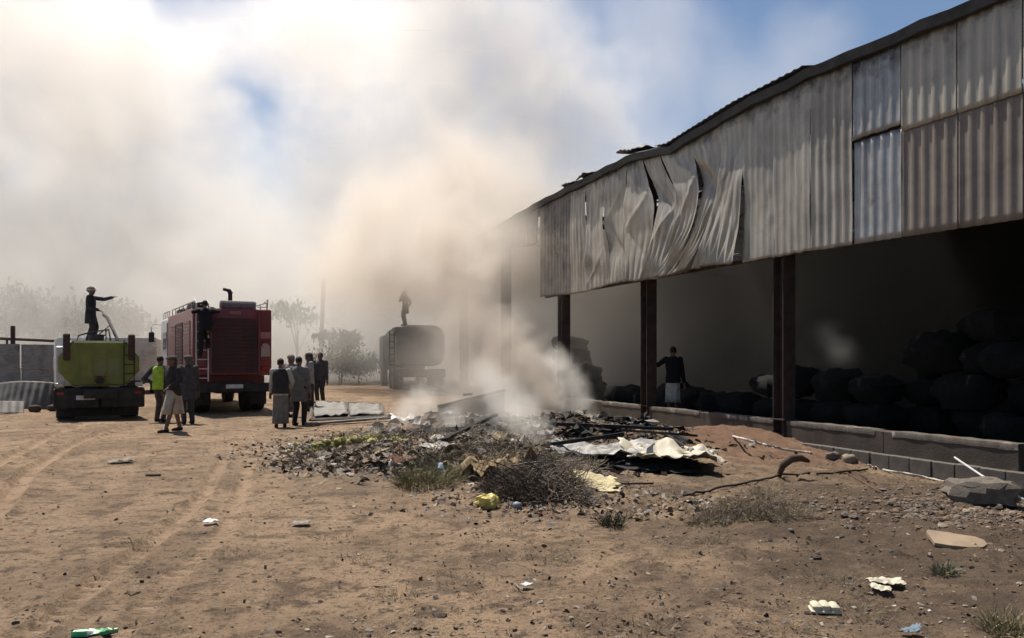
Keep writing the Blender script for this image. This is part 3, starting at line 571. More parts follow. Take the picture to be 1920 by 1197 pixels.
# small green tanker -----------------------------------------------
tk = thing('water_tanker', 'small water tanker with a yellow-green tank end, left of the fire engine', 'tanker', (-11.42, 22.15, 0.), R(31))
M_lime = mat('lime_tank_paint', (.17, .183, .040), (.13, .14, .034), 3., .5, .05, 25, c3=(.13, .13, .04), s3=2.2); M_lime2 = mat('lime_tank_label', (.165, .165, .075), (.14, .145, .055), 5., .55)
def octa(w, h, z0, cx, cz): return [(-w / 2, z0 + cz), (-w / 2 + cx, z0), (w / 2 - cx, z0), (w / 2, z0 + cz), (w / 2, z0 + h - cz * 1.1), (w / 2 - cx, z0 + h), (-w / 2 + cx, z0 + h), (-w / 2, z0 + h - cz * 1.1)]
tank = MB(); pr = octa(2.04, 1.26, .92, .36, .42); tank.loft([[Vector((p[0], y, p[1])) for p in pr] for y in (.02, 4.2)][::-1]); tank = tank.build('tank', M_white, tk, False)
pr2 = octa(2.0, 1.22, .94, .345, .40); MB().loft([[Vector((p[0] * s, y, 1.55 + (p[1] - 1.55) * s)) for p in pr2] for y, s in ((-.09, .93), (-.06, 1.), (.0, 1.))][::-1]).build('tank_end', M_lime, tk, False)
for x in (-.52, -.17, .17, .52): MB().box((x, -.098, 1.55), (.035, .02, 1.0)).build('tank_rib', M_lime, tk)
for x in (-.345, .0, .345): MB().box((x, -.094, 1.42), (.29, .008, .5)).build('end_panel', M_lime2 if x > -.3 else M_lime, tk)
MB().box((0, -.097, 1.76), (1.5, .014, .03)).build('tank_seam', M_lime, tk)
for x in (-.80, .80): MB().box((x, -.02, 2.0), (.17, .24, .74), bev=.03).build('corner_post', mat('rust_brown_steel', (.07, .04, .03), (.045, .03, .025), 7., .8), tk)
vl = MB().lathe((.0, -.1, 1.08), (0, -1, 0), [(.11, 0), (.11, .05), (.07, .06), (.07, .2), (.1, .21), (.1, .25)], 14).build('outlet_valve', M_black, tk); MB().tube([(-.14, -.28, 1.2), (.14, -.28, 1.2)], .014, 6).build('valve_lever', M_lamp, vl)
MB().box((-.35, -.215, .62), (.46, .012, .12)).build('number_plate', M_plate, tk)
for x in (-.95, .95): MB().box((x, -.215, .74), (.16, .014, .07)).build('reflector', M_lamp, tk)
ld = MB()
for x in (.6, .86): ld.tube([(x, -.14, .9), (x, -.14, 2.2)], .016, 6)
for z in np.arange(1.0, 2.2, .26): ld.tube([(.6, -.14, z), (.86, -.14, z)], .012, 5)
ld.build('ladder', M_black, tk)
ct = MB().box((-.95, .8, 1.45), (.2, 1.5, 1.15), bev=.03).build('side_locker', M_white, tk)
MB().box((0, 2.4, .72), (.8, 5.6, .24)).build('chassis', M_black, tk)
bb = MB().box((-.57, -.12, .60), (1.1, .18, .56), bev=.03).build('rear_bumper', M_black, tk); MB().box((.57, -.12, .60), (1.1, .18, .56), bev=.03).build('rear_bumper', M_black, tk)
for x in (-.98, .98): MB().box((x, -.16, .97), (.2, .06, .12), bev=.02).build('tail_lamp', mat('clear_lamp', (.45, .42, .38), (.35, .3, .25), 8., .2), tk)
for x in (-.8, .8): wheel(tk, x, .75, .46, .46); wheel(tk, x, 4.9, .46, .28)
MB().box((0, .2, .33), (2.0, .05, .5)).build('mudflap', M_black, tk)  # mudflap widened right across, its black filling the shaded gap underneath
tcab = hull(MB(), rr(1.95, 1.6, .14, .75), 4.4, 6.0, .06).build('cab', M_white, tk); MB().box((0, 4.39, 1.95), (1.3, .02, .4)).build('rear_window', M_glass, tcab); MB().box((0, 6.0, 1.85), (1.7, .02, .6)).build('windscreen', M_glass, tcab)
hp_ = MB().lathe((-.05, .5, 2.16), (0, 0, 1), [(.2, 0), (.2, .16), (.23, .17), (.23, .2)], 16).build('hatch', M_black, tk)
rl = MB(); rl.tube([(-.55, .3, 2.15), (-.5, .3, 2.32), (-.2, .3, 2.42), (.25, .3, 2.5), (.3, .3, 2.15)], .025, 6); rl.tube([(.25, .3, 2.5), (.25, 1.3, 2.5), (.25, 1.3, 2.15)], .02, 6); rl.tube([(-.05, .6, 2.3), (.28, .4, 2.62), (.5, .5, 2.2)], .02, 6); rl.build('top_rail', M_black, tk)
tk_pt = lambda x, y, z: tk.matrix_basis @ Vector((x, y, z)) if False else Vector((-11.42, 22.15, 0)) + rotz(R(31)) @ Vector((x, y, z))

# far tanker in the smoke -------------------------------------------
fk = thing('tank_lorry', 'dark tank lorry half lost in the smoke with a man standing on it', 'lorry', (-4.6, 40.6, .12), R(16))
M_slate = mat('slate_paint', (.055, .06, .065), (.04, .043, .046), 3., .6)
MB().loft([[Vector((p[0] * s, y, 1.9 + (p[1] - 1.9) * s)) for p in rr(2.5, 2.1, .62, 1.2, 6)] for y, s in ((0, .86), (.12, .97), (.3, 1.), (5.2, 1.), (5.5, .9))][::-1]).build('tank', M_slate, fk)
MB().box((0, 3.6, .85), (.9, 8., .3)).build('chassis', M_black, fk); MB().box((0, -.1, .85), (2.4, .15, .4), bev=.03).build('rear_bumper', M_black, fk)
for x in (-1.05, 1.05): wheel(fk, x, 1.2, .52, .5); wheel(fk, x, 2.4, .52, .5); wheel(fk, x, 6.9, .52, .32)
hull(MB(), rr(2.4, 2.0, .15, .95), 5.9, 8.0, .05).build('cab', M_slate, fk)
ld = MB()
for x in (-1.62, -1.38): ld.tube([(x, -.1, .6), (x, -.1, 2.95), (x + .2, .3, 3.05)], .04, 6)
for z in np.arange(.8, 2.9, .33): ld.tube([(-1.62, -.1, z), (-1.38, -.1, z)], .03, 6)
ld.build('ladder', M_black, fk)
MB().box((-1.15, .8, 2.95), (.35, 1.2, .5), bev=.06).build('top_locker', M_slate, fk); wl = MB().lathe((.1, 1.4, 3.24), (0, 0, 1), [(.45, 0), (.4, .09), (.1, .12)], 18).build('hatch', M_slate, fk)

# pale box van behind the green tanker --------------------------------
vn = thing('box_van', 'pale cream box van parked beyond the green tanker', 'van', tuple(at(246, 700, 36.)[:2]) + (.12,), R(20))
hull(MB(), rr(2.1, 2.0, .08, .55), 0, 3.6).build('cargo_box', mat('cream_van_paint', (.50, .46, .40), (.42, .38, .33), 3., .6, c3=(.28, .24, .2), s3=1.4), vn)
MB().box((.35, -.012, 1.55), (.5, .014, .4)).build('faded_emblem', mat('faded_print', (.30, .27, .25), (.44, .4, .36), 14., .6), vn)
MB().box((0, -.014, 2.32), (2.0, .02, .06)).build('door_header', M_white, vn); MB().box((0, -.014, 1.5), (.02, .016, 1.7)).build('door_gap', M_black, vn)
hull(MB(), rr(1.9, 1.5, .15, .5), 3.65, 5.2, .05).build('cab', M_white, vn); MB().box((0, 1.8, .5), (.8, 4.5, .2)).build('chassis', M_black, vn)
for x in (-.85, .85): wheel(vn, x, .9, .36, .24); wheel(vn, x, 4.5, .36, .24)

# ------------------------------------------------------------------ the people in the yard
person('man in a bright yellow-green safety vest standing beside the fire engine, hand on hip', g1(300, 21.), R(-12), 1.72, lh=(-.19, .06, .99), le=(-.40, -.12, 1.12), rh=(.24, .2, .86), top=(.05, .047, .05), low=(.07, .055, .048), vest=(.32, .46, .05), head='hair', lf=(-.13, .05, 0), rf=(.13, -.05, 0))
person('man in dark jacket and beige wrap striding past the fire engine', g1(326, 18.1), R(150), 1.70, lh=(-.14, .24, 1.0), rh=(.24, .05, .85), lf=(-.10, .28, 0.), rf=(.11, -.24, .0), lean=.06, top=(.035, .03, .03), skirt=(.40, (.36, .31, .25)), barelegs=True, head='scarf', hcol=(.07, .055, .05))
person('man in dark clothes and head cloth close by the rear ladder of the fire engine', g1(353, 20.4), R(40), 1.74, lh=(-.2, .25, 1.05), top=(.06, .055, .058), low=(.05, .046, .045), coat=True, head='scarf', hcol=(.10, .08, .07))
c4 = Vector((-8.57, 24.58, 0)) + rotz(th) @ Vector((-.86, -.36, 1.72))
person('man in black climbing the rear ladder of the fire engine', c4, th, 1.70, lh=(-.2, .22, 1.45), rh=(.22, .24, 1.5), lf=(-.12, .1, .0), rf=(.12, .12, .28), lean=.12, top=(.014, .014, .016), low=(.014, .014, .016), head='hair')
person('man in pale shirt, dark waistcoat and long grey wrap at the front of the group', g1(526, 19.7), R(15), 1.69, lh=(-.24, .12, .86), rh=(.23, .15, .95), top=(.36, .34, .31), vest=(.035, .033, .036), skirt=(.10, (.17, .155, .14)), head='hair')
person('man in a long grey coat and dark trousers with his back turned', g1(560, 20.2), R(-8), 1.73, top=(.14, .13, .125), low=(.025, .024, .026), coat=True, head='hair', lf=(-.11, 0, 0), rf=(.11, .06, 0))
person('man in pale headcloth standing behind the front men of the group', g1(546, 23.4), R(160), 1.80, top=(.20, .18, .165), skirt=(.14, (.10, .09, .085)), head='scarf', hcol=(.20, .17, .15))
person('man in light shirt and dark wrap near the back of the group', g1(580, 25.6), R(120), 1.84, lh=(-.1, .3, 1.1), top=(.27, .25, .24), skirt=(.15, (.035, .033, .035)), head='scarf', hcol=(.06, .05, .05))
person('man in dark clothes standing apart at the back of the group', g1(601, 28.5), R(170), 1.84, rh=(.2, .1, .95), top=(.085, .08, .08), low=(.06, .057, .06), head='hair')
cT = tk_pt(-.05, 3.0, 2.16)
pT = person('man in dark overalls on top of the green tanker pointing with one arm', cT, R(-78), 1.72, lh=(-.05, .62, 1.42), le=(-.2, .33, 1.36), rh=(.10, .26, 1.0), re_=(.27, .02, 1.1), top=(.03, .03, .032), low=(.028, .028, .03), coat=True, head='helmet', hcol=(.16, .15, .14), lf=(-.12, .04, 0), rf=(.12, -.06, 0))
cF = at(760, 606.5, 41.6); cF.z = 3.42
person('man in dark clothes standing on the far tank lorry with a hand at his face', cF, R(75), 1.82, lh=(-.05, .17, 1.50), le=(-.2, .2, 1.2), rh=(.2, -.1, .98), top=(.04, .04, .04), low=(.04, .04, .04), coat=True, head='cap', hcol=(.05, .05, .05))
pS = wpt(6.2, -3.2, .25); pS = Vector(((1262 - 960) / F * 20.3, 20.3, .25))
person('man in dark jacket and white wrap standing inside the smoky warehouse', pS, R(8), 1.72, lh=(-.52, .22, 1.30), le=(-.38, .02, 1.25), rh=(.30, .02, .80), top=(.02, .02, .02), skirt=(.32, (.50, .47, .43)), coat=False, head='hair', barelegs=True)
# hose held by the man on the tanker
hs = MB(); hs.tube([at(194, 590, cT.y - .12), at(201, 596, cT.y - .5), at(209, 612, cT.y - 1.1), at(217, 630, cT.y - 1.8), at(223, 645, cT.y - 2.3)], [.045] * 5, 8)
tag(hs.build('fire_hose', M_black, None, True), 'thick black hose running down from the man on the green tanker', 'hose')

# ------------------------------------------------------------------ left edge of the yard and far background
M_sheet = mat('weathered_zinc', (.29, .287, .28), (.21, .207, .20), 3., .6, .05, 20, .2, c3=(.12, .10, .085), s3=1.3)
fe = thing('sheet_fence', 'grey corrugated sheet fence with a pipe rail above it at the edge of the yard', 'fence', (0, 0, 0))
def fpt(s, z, y=0.): 
    a = at(-260, 675, 29.); b = at(128, 675, 33.); p = a.lerp(b, s); return Vector((p.x, p.y + y, z))
def hsheet(name, s0, s1, z0, z1, parent, y=0., m=M_sheet):
    u = np.linspace(s0, s1, 8); v = np.linspace(z0, z1, int((z1 - z0) * 60)); P = np.array([[tuple(fpt(a, b, y + .018 * math.sin(b * 75) + .03 * math.sin(a * 23))) for a in u] for b in v]); o = link(name, grid_mesh(name, P, m), parent); solid(o, .004, 0)
for i in range(4):
    hsheet('fence_sheet', i * .25 + .002, i * .25 + .249, .25 + .02 * i, 1.32, fe); hsheet('fence_sheet', i * .25 + .004, i * .25 + .247, 1.26, 2.28 - .015 * (i % 2), fe, -.03)
for s in (.02, .34, .67, .97): MB().tube([fpt(s, 0, .08), fpt(s, 2.5, .08)], .04, 6).build('fence_post', M_post, fe)
MB().tube([fpt(0, 2.58, .08), fpt(.5, 2.52, .08), fpt(1., 2.40, .08)], .06, 6).build('pipe_rail', M_post, fe)
p = fpt(.70, 0, .08); MB().tube([(p.x, p.y, 2.1), (p.x, p.y, 3.0)], .085, 6).build('tall_post', M_post, fe)
M_scrapsheet = mat('brown_scrap_sheet', (.17, .155, .14), (.11, .098, .088), 3., .7, .1, 20, c3=(.09, .065, .05), s3=2.)
def bent_sheet(label, c, rz, w, h, tilt, curve, seed, m=M_scrapsheet):
    u = np.linspace(-w / 2, w / 2, 60); v = np.linspace(0, h, 20); U, V = np.meshgrid(u, v)
    Y = curve * (U / w) ** 2 * 2 + .02 * np.sin(U * 30) + V * math.sin(tilt) + .12 * fbm(U * 1.5, V * 1.5, seed, 2); Z = V * math.cos(tilt) - curve * .4 * (U / w) ** 2 + .05
    o = link('bent_roof_sheet', grid_mesh('bent_roof_sheet', np.stack([U, Y, Z], -1), m)); o.location = c; o.rotation_euler = (0, 0, rz); solid(o, .005, 0); return tag(o, label, 'sheet metal', 'scrap sheets by the fence')
bent_sheet('curled grey-brown roofing sheet lying in front of the fence', g1(34, 25.5), R(10), 2.0, 1.0, .5, .9, 1)
bent_sheet('buckled pale roofing sheet leaning beside the green tanker', g1(92, 27.), R(-25), 1.3, .9, .7, .5, 4, M_sheet)
bent_sheet('low crushed roofing sheet at the outer edge of the scrap', g1(-14, 24.), R(30), 1.6, .55, .9, .4, 7)
for i, (px, Y, s) in enumerate(((12, 26.5, .28), (65, 25., .22), (100, 25.4, .2))):
    o = link('rubble_lump', lump('rubble_lump', (s * 1.6, s * 1.2, s), 50 + i, M_conc)); o.location = g1(px, Y); tag(o, ('pale rubble lump under the curled sheet', 'small rubble lump in front of the scrap sheets', 'rubble lump near the tanker bumper')[i], 'rubble', 'rubble by the fence')

M_leafd = mat('dusty_leaf', (.06, .075, .035), (.09, .10, .05), 3., .8); M_bark = mat('bark', (.10, .075, .055), (.06, .045, .035), 8., .9, .4, 30)
def leaf_tree(name, label, loc, h, cr, n, seed, lean=0., cat='tree', ls=.3, zc=.66, squash=.8, trunk=.14, cm=None):
    q = random.Random(seed); root = thing(name, label, cat, loc); tr = MB(); top = Vector((lean, 0, h * .6))
    tr.tube([(0, 0, -.1), (lean * .4, 0, h * .3), top], [trunk, trunk * .75, trunk * .45], 7); ends = []
    for i in range(9):
        a = q.uniform(0, 6.28); e = top + Vector((math.cos(a) * cr * q.uniform(.4, .9), math.sin(a) * cr * q.uniform(.4, .9), h * q.uniform(.02, .34))); s_ = Vector((lean * .5, 0, h * q.uniform(.3, .58)))
        tr.tube([s_, s_.lerp(e, .5) + Vector((0, 0, .1 * h * q.random())), e], [trunk * .4, trunk * .25, trunk * .08], 5); ends.append(e)
    tr.build('trunk', M_bark, root); lf = MB()
    for i in range(n):
        e = q.choice(ends); c = e + Vector((q.gauss(0, cr * .26), q.gauss(0, cr * .26), q.gauss(0, cr * .2 * squash)))
        R3 = Euler((q.uniform(0, 6.3), q.uniform(0, 6.3), q.uniform(0, 6.3))).to_matrix(); w = ls * q.uniform(.5, 1.2)
        lf.add([c + R3 @ Vector(v) for v in ((-w, 0, 0), (-w * .2, -w * .4, w * .1), (w, 0, 0), (-w * .2, w * .4, w * .1))], [(0, 1, 2), (0, 2, 3)])
    lf.build('crown', cm or M_leafd, root, False); return root
leaf_tree('thorn_tree', 'wide hazy tree behind the fence and the green tanker', at(95, 675, 62.) - Vector((0, 0, H)), 6.8, 3.6, 2600, 3, .4)
leaf_tree('thorn_tree', 'hazy tree standing behind the fire engine mirror', at(205, 675, 58.) - Vector((0, 0, H)), 5.6, 2.6, 1500, 4, -.2)
leaf_tree('thorn_tree', 'thin hazy tree between the fire engine and the lamp pole', at(556, 675, 56.) - Vector((0, 0, H)), 6.2, 1.7, 520, 6, .1, ls=.24, trunk=.1)
leaf_tree('thorn_tree', 'low hazy tree right of the lamp pole', at(640, 675, 52.) - Vector((0, 0, H)), 3.6, 1.3, 700, 9, .1, ls=.22, trunk=.08)
for i, (px, Y, h, r, lab) in enumerate(((636, 49., 1.9, 1.4, 'green bush in the haze right of the standing group'), (672, 50., 1.6, 1.1, 'smaller green bush next to the far tank lorry'), (614, 51., 1.8, 1.1, 'grey-green bush behind the standing group'))):
    leaf_tree('bush', lab, g1(px, Y), h, r, 1700, 20 + i, cat='bush', ls=.10, trunk=.03, cm=mat('bush_leaf', (.095, .10, .055), (.07, .076, .042), 4., .8), squash=1.3)
pole = thing('lamp_pole', 'slim leaning utility pole fading into the smoke', 'pole', at(600, 675, 54.) - Vector((0, 0, H))); MB().lathe((0, 0, 0), (.035, 0, 1), [(.15, -.2), (.14, 2), (.12, 7.0), (.10, 7.1)], 10).build('shaft', mat('pole_grey', (.16, .15, .14), (.12, .11, .105), 5.), pole)
hb = thing('distant_building', 'grey flat-roofed building lost in smoke behind the far lorry', 'building', at(705, 675, 76.) - Vector((0, 0, H)), R(12)); M_wallfar = mat('far_render', (.20, .19, .18), (.16, .155, .145), 1.)
MB().box((0, 2.5, 4.0), (4.6, 5, 8.0)).build('wall', M_wallfar, hb); MB().box((0, 2.5, 8.1), (4.9, 5.3, .25)).build('parapet', M_wallfar, hb)
for z in (2., 4.6): 
    for x in (-1.2, 1.2): w_ = MB().box((x, -.01, z), (1.0, .06, 1.3)).build('window', M_glass, hb)

# ------------------------------------------------------------------ rubbish heap
PAL = [mat('scrap_ash', (.22, .195, .17), (.14, .125, .11), 20.), mat('scrap_brown', (.19, .138, .098), (.13, .095, .068), 20.), mat('scrap_pale', (.28, .24, .195), (.20, .17, .14), 20.), mat('scrap_black', (.025, .023, .022), (.015, .015, .015), 20.),
       mat('scrap_white', (.44, .41, .37), (.34, .31, .28), 20.), mat('scrap_straw', (.26, .20, .12), (.18, .14, .085), 20.), mat('scrap_blue', (.15, .19, .23), (.11, .15, .19), 20.), mat('scrap_rust', (.17, .085, .05), (.12, .06, .04), 20.)]
def scrap(mb, c, s, q, mi, lift=.35):
    R3 = Euler((q.gauss(0, lift), q.gauss(0, lift), q.uniform(0, 6.3))).to_matrix(); w, l = s * q.uniform(.3, .9), s * q.uniform(.6, 1.4); bnd = s * q.uniform(-.35, .35)
    v = [(-w, -l, 0), (w * q.uniform(.6, 1), -l * q.uniform(.7, 1), bnd * .2), (-w * q.uniform(.7, 1.1), 0, bnd), (w, 0, bnd * q.uniform(.5, 1.3)), (-w * q.uniform(.4, 1), l, bnd * q.uniform(-.5, .5)), (w * q.uniform(.2, 1), l * q.uniform(.6, 1), 0)]
    mb.add([c + R3 @ Vector(p) for p in v], [(0, 1, 3, 2), (2, 3, 5, 4)], mi)
def wpick(q, ws): return q.choices(range(len(ws)), ws)[0]
q = random.Random(11); lt = MB()
def spread(n, cx, cy, rx, ry, s, ws, up=.0, lift=.45):
    for _ in range(n):
        a, r = q.uniform(0, 6.28), math.sqrt(q.random()) * (1 + .25 * q.gauss(0, 1)); x, y = cx + rx * r * math.cos(a), cy + ry * r * math.sin(a)
        scrap(lt, Vector((x, y, gzf(x, y) + up * .3 * max(0, 1 - r) * q.random() + .012)), s * q.uniform(.4, 1.5), q, wpick(q, ws), lift)
spread(5600, -1.3, 12.6, 2.1, 1.7, .042, (7, 7, 2.2, 2.2, .5, 3, .08, 1.2), .12, .5)
spread(1500, .2, 11.4, 1.3, 1.2, .04, (4, 7, 3, 2, .7, 4, .1, 2.5), .25, .5)
spread(1300, -2.6, 14.6, 1.5, 1.6, .045, (6, 5, 3, 1.5, 1, 3, .1, .5), .1, .4)
spread(700, .9, 14.4, 2.5, 1.5, .06, (5, 2.5, 1, 6, .5, .6, 0, .6), .12, .6)
spread(700, -.6, 17.2, 2.6, 2.0, .07, (6, 2, 1.5, 6, .8, .3, 0, .5), .15, .6)
spread(900, -3.6, 15.2, 1.7, 2.6, .035, (5, 5, 3, 2, 1, 2, .1, .5), .02, .4)
spread(900, .8, 9.2, 1.9, 1.0, .028, (4, 6, 3, 3, .8, 3, .05, 1), .03, .5)
def rag(mb, c, s, q, mi):
    n_ = 5; R3 = Euler((q.gauss(0, .22), q.gauss(0, .22), q.uniform(0, 6.3))).to_matrix(); a_, b_ = s * q.uniform(.6, 1.2), s * q.uniform(.4, 1.); h_ = s * q.uniform(.08, .26)
    mb.add([c + R3 @ Vector(((i / (n_ - 1) - .5) * a_ + q.gauss(0, .04) * s, (j / (n_ - 1) - .5) * b_ + q.gauss(0, .04) * s, abs(q.gauss(0, 1)) * h_ * .6)) for j in range(n_) for i in range(n_)], [(j * n_ + i, j * n_ + i + 1, j * n_ + n_ + i + 1, j * n_ + n_ + i) for j in range(n_ - 1) for i in range(n_ - 1)], mi)
for (cx, cy, rx, ry, n_, ws) in ((-1.2, 12.7, 2.1, 1.6, 190, (6, 7, 3.5, 2, 1.2, 2.5, .3, 1.5)), (.2, 11.4, 1.1, 1., 70, (3, 7, 2, 3, .5, 3, 0, 2)), (.8, 15., 2.4, 1.4, 110, (5, 2, .6, 9, .4, .3, 0, .5)), (-1.2, 17.8, 2., 1.4, 80, (5, 2, .8, 9, .5, .3, 0, .4)), (-2.6, 14.7, 1.4, 1.4, 60, (6, 5, 3, 2, 1, 3, .1, 1))):
    for _ in range(n_):
        a_, r_ = q.uniform(0, 6.28), math.sqrt(q.random()); x, y = cx + rx * r_ * math.cos(a_), cy + ry * r_ * math.sin(a_); rag(lt, Vector((x, y, gzf(x, y) + .03)), (.08 + .42 * q.random() ** 2.2), q, wpick(q, ws))
stuff(lt.build('rubbish_litter', PAL, None, False), 'burnt and torn rubbish strewn over the heap')
gl = MB()
for _ in range(6000):                                        # thin litter over the yard
    Y = 4.4 + 17 * q.random() ** 1.6; x = q.uniform(-.75, .75) * Y
    if x > 6.5 or (x < -1 and q.random() < .62): continue
    scrap(gl, Vector((x, Y, gzf(x, Y) + .008)), q.uniform(.006, .022), q, wpick(q, (4, 7, 1.5, 4, .3, 1.8, .03, 1)), .5)
stuff(gl.build('ground_litter', PAL, None, False), 'small bits of litter scattered over the dirt')

# loose stones
M_stone = [mat('stone_grey', (.145, .118, .095), (.10, .083, .068), 14., .95, .4, 60), mat('stone_brown', (.18, .12, .078), (.12, .08, .055), 14., .95, .4, 60), mat('stone_dark', (.085, .063, .048), (.055, .042, .033), 14., .95, .4, 60), mat('stone_pale', (.27, .215, .16), (.20, .16, .12), 14., .95, .4, 60)]
ICO = []
t_ = (1 + 5 ** .5) / 2
for a, b_ in ((1, t_), (-1, t_), (1, -t_), (-1, -t_)): ICO += [(0, a, b_), (a, b_, 0), (b_, 0, a)]
ICO = np.array(ICO) / math.hypot(1, t_)
import itertools
ed = 2 / math.hypot(1, t_) * 1.01
FI = [f for f in itertools.combinations(range(12), 3) if all(np.linalg.norm(ICO[i] - ICO[j]) < ed for i, j in itertools.combinations(f, 2))]
FI = [f if np.dot(np.cross(ICO[f[1]] - ICO[f[0]], ICO[f[2]] - ICO[f[0]]), ICO[f[0]]) > 0 else (f[0], f[2], f[1]) for f in FI]
def pebble(mb, c, s, q, mi):
    R3 = Euler((0, 0, q.uniform(0, 6.3))).to_matrix(); k = (s * q.uniform(.7, 1.3), s * q.uniform(.6, 1.1), s * q.uniform(.35, .75))
    mb.add([c + R3 @ Vector((p[0] * k[0] * q.uniform(.7, 1.15), p[1] * k[1] * q.uniform(.7, 1.15), p[2] * k[2] * q.uniform(.7, 1.1))) for p in ICO], FI, mi)
gv = MB()
for _ in range(7500):
    Y = 4.3 + 15 * q.random() ** 1.7; x = q.uniform(-.72, .72) * Y
    if x > 7 or (x < -.5 and q.random() < .6): continue
    s = .005 + .018 * q.random() ** 4; pebble(gv, Vector((x, Y, gzf(x, Y) + s * .1)), s, q, wpick(q, (3, 6, 4, 1)))
for _ in range(2300):                                        # the rubble spread by the wall
    x, y = 4.9 + q.gauss(0, .95), 8.7 + q.gauss(0, .75); s = .012 + .045 * q.random() ** 3.5; pebble(gv, Vector((x, y, gzf(x, y) + s * .12)), s, q, wpick(q, (5, 4, 2, 1)))
for _ in range(300):
    x, y = 6.6 + q.gauss(0, .5), 10.4 + q.gauss(0, .35); s = .02 + .05 * q.random() ** 2; pebble(gv, Vector((x, y, gzf(x, y) + s * .12)), s, q, wpick(q, (5, 4, 2, 1)))
stuff(gv.build('gravel', M_stone, None, False), 'gravel and small stones over the dirt')
def angular(i):
    q2 = random.Random(300 + i); mb = MB(); pebble(mb, Vector((0, 0, .12)), .5, q2, 0); return mb.mesh('stone', M_stone[i % 4], False)
peb_me = [angular(i) for i in range(8)]
spots = [(252, 1113, .13, 1), (505, 1082, .06, 2), (140, 997, .05, 2), (385, 1000, .06, 2), (145, 1095, .05, 1), (30, 1050, .05, 2), (825, 1155, .10, 2), (600, 1128, .06, 2), (1530, 1045, .09, 2), (1577, 1008, .11, 2), (1424, 1048, .06, 2), (1050, 1155, .05, 0), (1240, 1070, .06, 2), (1700, 1122, .05, 2), (1785, 1130, .07, 2), (1650, 1168, .07, 2), (1270, 1122, .05, 2), (985, 1085, .06, 0), (700, 1100, .06, 0), (1380, 1090, .05, 1), (1860, 1070, .06, 2), (330, 880, .07, 1), (575, 990, .05, 2), (430, 905, .05, 1), (1090, 1005, .07, 0), (1115, 1140, .05, 2), (1480, 1110, .05, 1), (900, 1165, .05, 2), (660, 1165, .06, 1), (1810, 1180, .06, 0)]
for i, (px, py, s, mi_) in enumerate(spots):
    o = link('stone', peb_me[[j for j in range(8) if j % 4 == mi_][i % 2]]); o.location = on(px, py, -.01); o.scale = (s, s, s); o.rotation_euler = (0, 0, rng.uniform(0, 6)); tag(o, 'loose stone lying by itself on the open dirt', 'stone', 'loose stones on the dirt')

# twigs, brush and plants
def twigs(mb, n, c, rx, ry, h, ln, r, q, mats_n, up=.5, curl=.5):
    for _ in range(n):
        a, rr_ = q.uniform(0, 6.28), math.sqrt(q.random()); p = Vector((c.x + rx * rr_ * math.cos(a), c.y + ry * rr_ * math.sin(a), 0)); p.z = gzf(p.x, p.y) + h * q.random() * (1 - rr_ ** 2) * .8
        d = Vector((math.cos(a) * q.uniform(.1, 1) + q.gauss(0, .4), math.sin(a) * q.uniform(.1, 1) + q.gauss(0, .4), up * q.uniform(.1, 1.6))).normalized(); L = ln * q.uniform(.4, 1.2); pts = [p]
        for k_ in range(3): d = (d + Vector((q.gauss(0, curl), q.gauss(0, curl), q.gauss(0, curl) - .1)) * .5).normalized(); pts.append(pts[-1] + d * L / 3)
        r_ = r * q.uniform(.5, 1.3); mb.tube(pts, [r_, r_ * .8, r_ * .6, r_ * .25], 3, q.randrange(mats_n), cap=False)
M_tw = [mat('twig_dark', (.055, .042, .034), (.03, .024, .02), 20.), mat('twig_brown', (.15, .105, .07), (.10, .07, .05), 20.), mat('twig_grey', (.22, .19, .155), (.15, .13, .11), 20.), mat('twig_straw', (.36, .29, .17), (.26, .2, .12), 20.)]
M_gr = mat('dull_green_leaf', (.085, .10, .035), (.12, .115, .045), 12., .8)
q = random.Random(21)
hw = MB()
for (cx_, cy_, rx_, ry_, n_) in ((-1.3, 12.6, 2.2, 1.7, 2200), (.0, 11.4, 1.3, 1.1, 2600), (-.7, 10.9, .9, .7, 700), (-2.6, 14.6, 1.5, 1.5, 600), (.9, 14.2, 2.2, 1.2, 350)): twigs(hw, n_, Vector((cx_, cy_, 0)), rx_, ry_, .3, .22, .005, q, 4, .3, .7)
stuff(hw.build('heap_twigs', M_tw, None, False), 'broken twigs and straw mixed into the rubbish')
b1 = MB(); c = on(1010, 945); [twigs(b1, n_, Vector((c.x + dx_, c.y + dy_, 0)), r_, r_, h_, .24, .0042, q, 3, .2, .9) for n_, dx_, dy_, r_, h_ in ((1100, .0, .45, .36, .42), (700, .28, .7, .3, .5), (600, -.32, .8, .34, .34), (350, .42, .25, .22, .22), (350, -.42, .42, .24, .2), (400, .1, 1.05, .35, .4))]; twigs(b1, 200, Vector((c.x, c.y + .45, 0)), .45, .45, .4, .5, .007, q, 2, .25, .5)
tag(b1.build('brush_pile', M_tw, None, False), 'tangled heap of dark dry brushwood in front of the burnt rubbish', 'brushwood')
b2 = MB(); c = on(1440, 985); [twigs(b2, n_, Vector((c.x + dx_, c.y + dy_, 0)), r_, r_ * .8, h_, .16, .0022, q, 3, .6, .9) for n_, dx_, dy_, r_, h_ in ((1300, .12, .42, .36, .34), (700, -.22, .36, .28, .22), (400, -.5, .3, .2, .12), (500, .38, .5, .22, .2))]; o = b2.build('dry_shrub', [M_tw[1], M_tw[2], M_tw[3]], None, False); tag(o, 'low grey-brown dry shrub sprawling on the dirt left of the rubble', 'shrub')
b3 = MB(); c = on(795, 918); twigs(b3, 500, Vector((c.x, c.y + .25, 0)), .36, .25, .2, .26, .004, q, 3, 1., .4); tag(b3.build('weed_clump', [M_gr, M_tw[3], M_gr], None, False), 'olive green weed clump at the front of the rubbish heap', 'weeds')
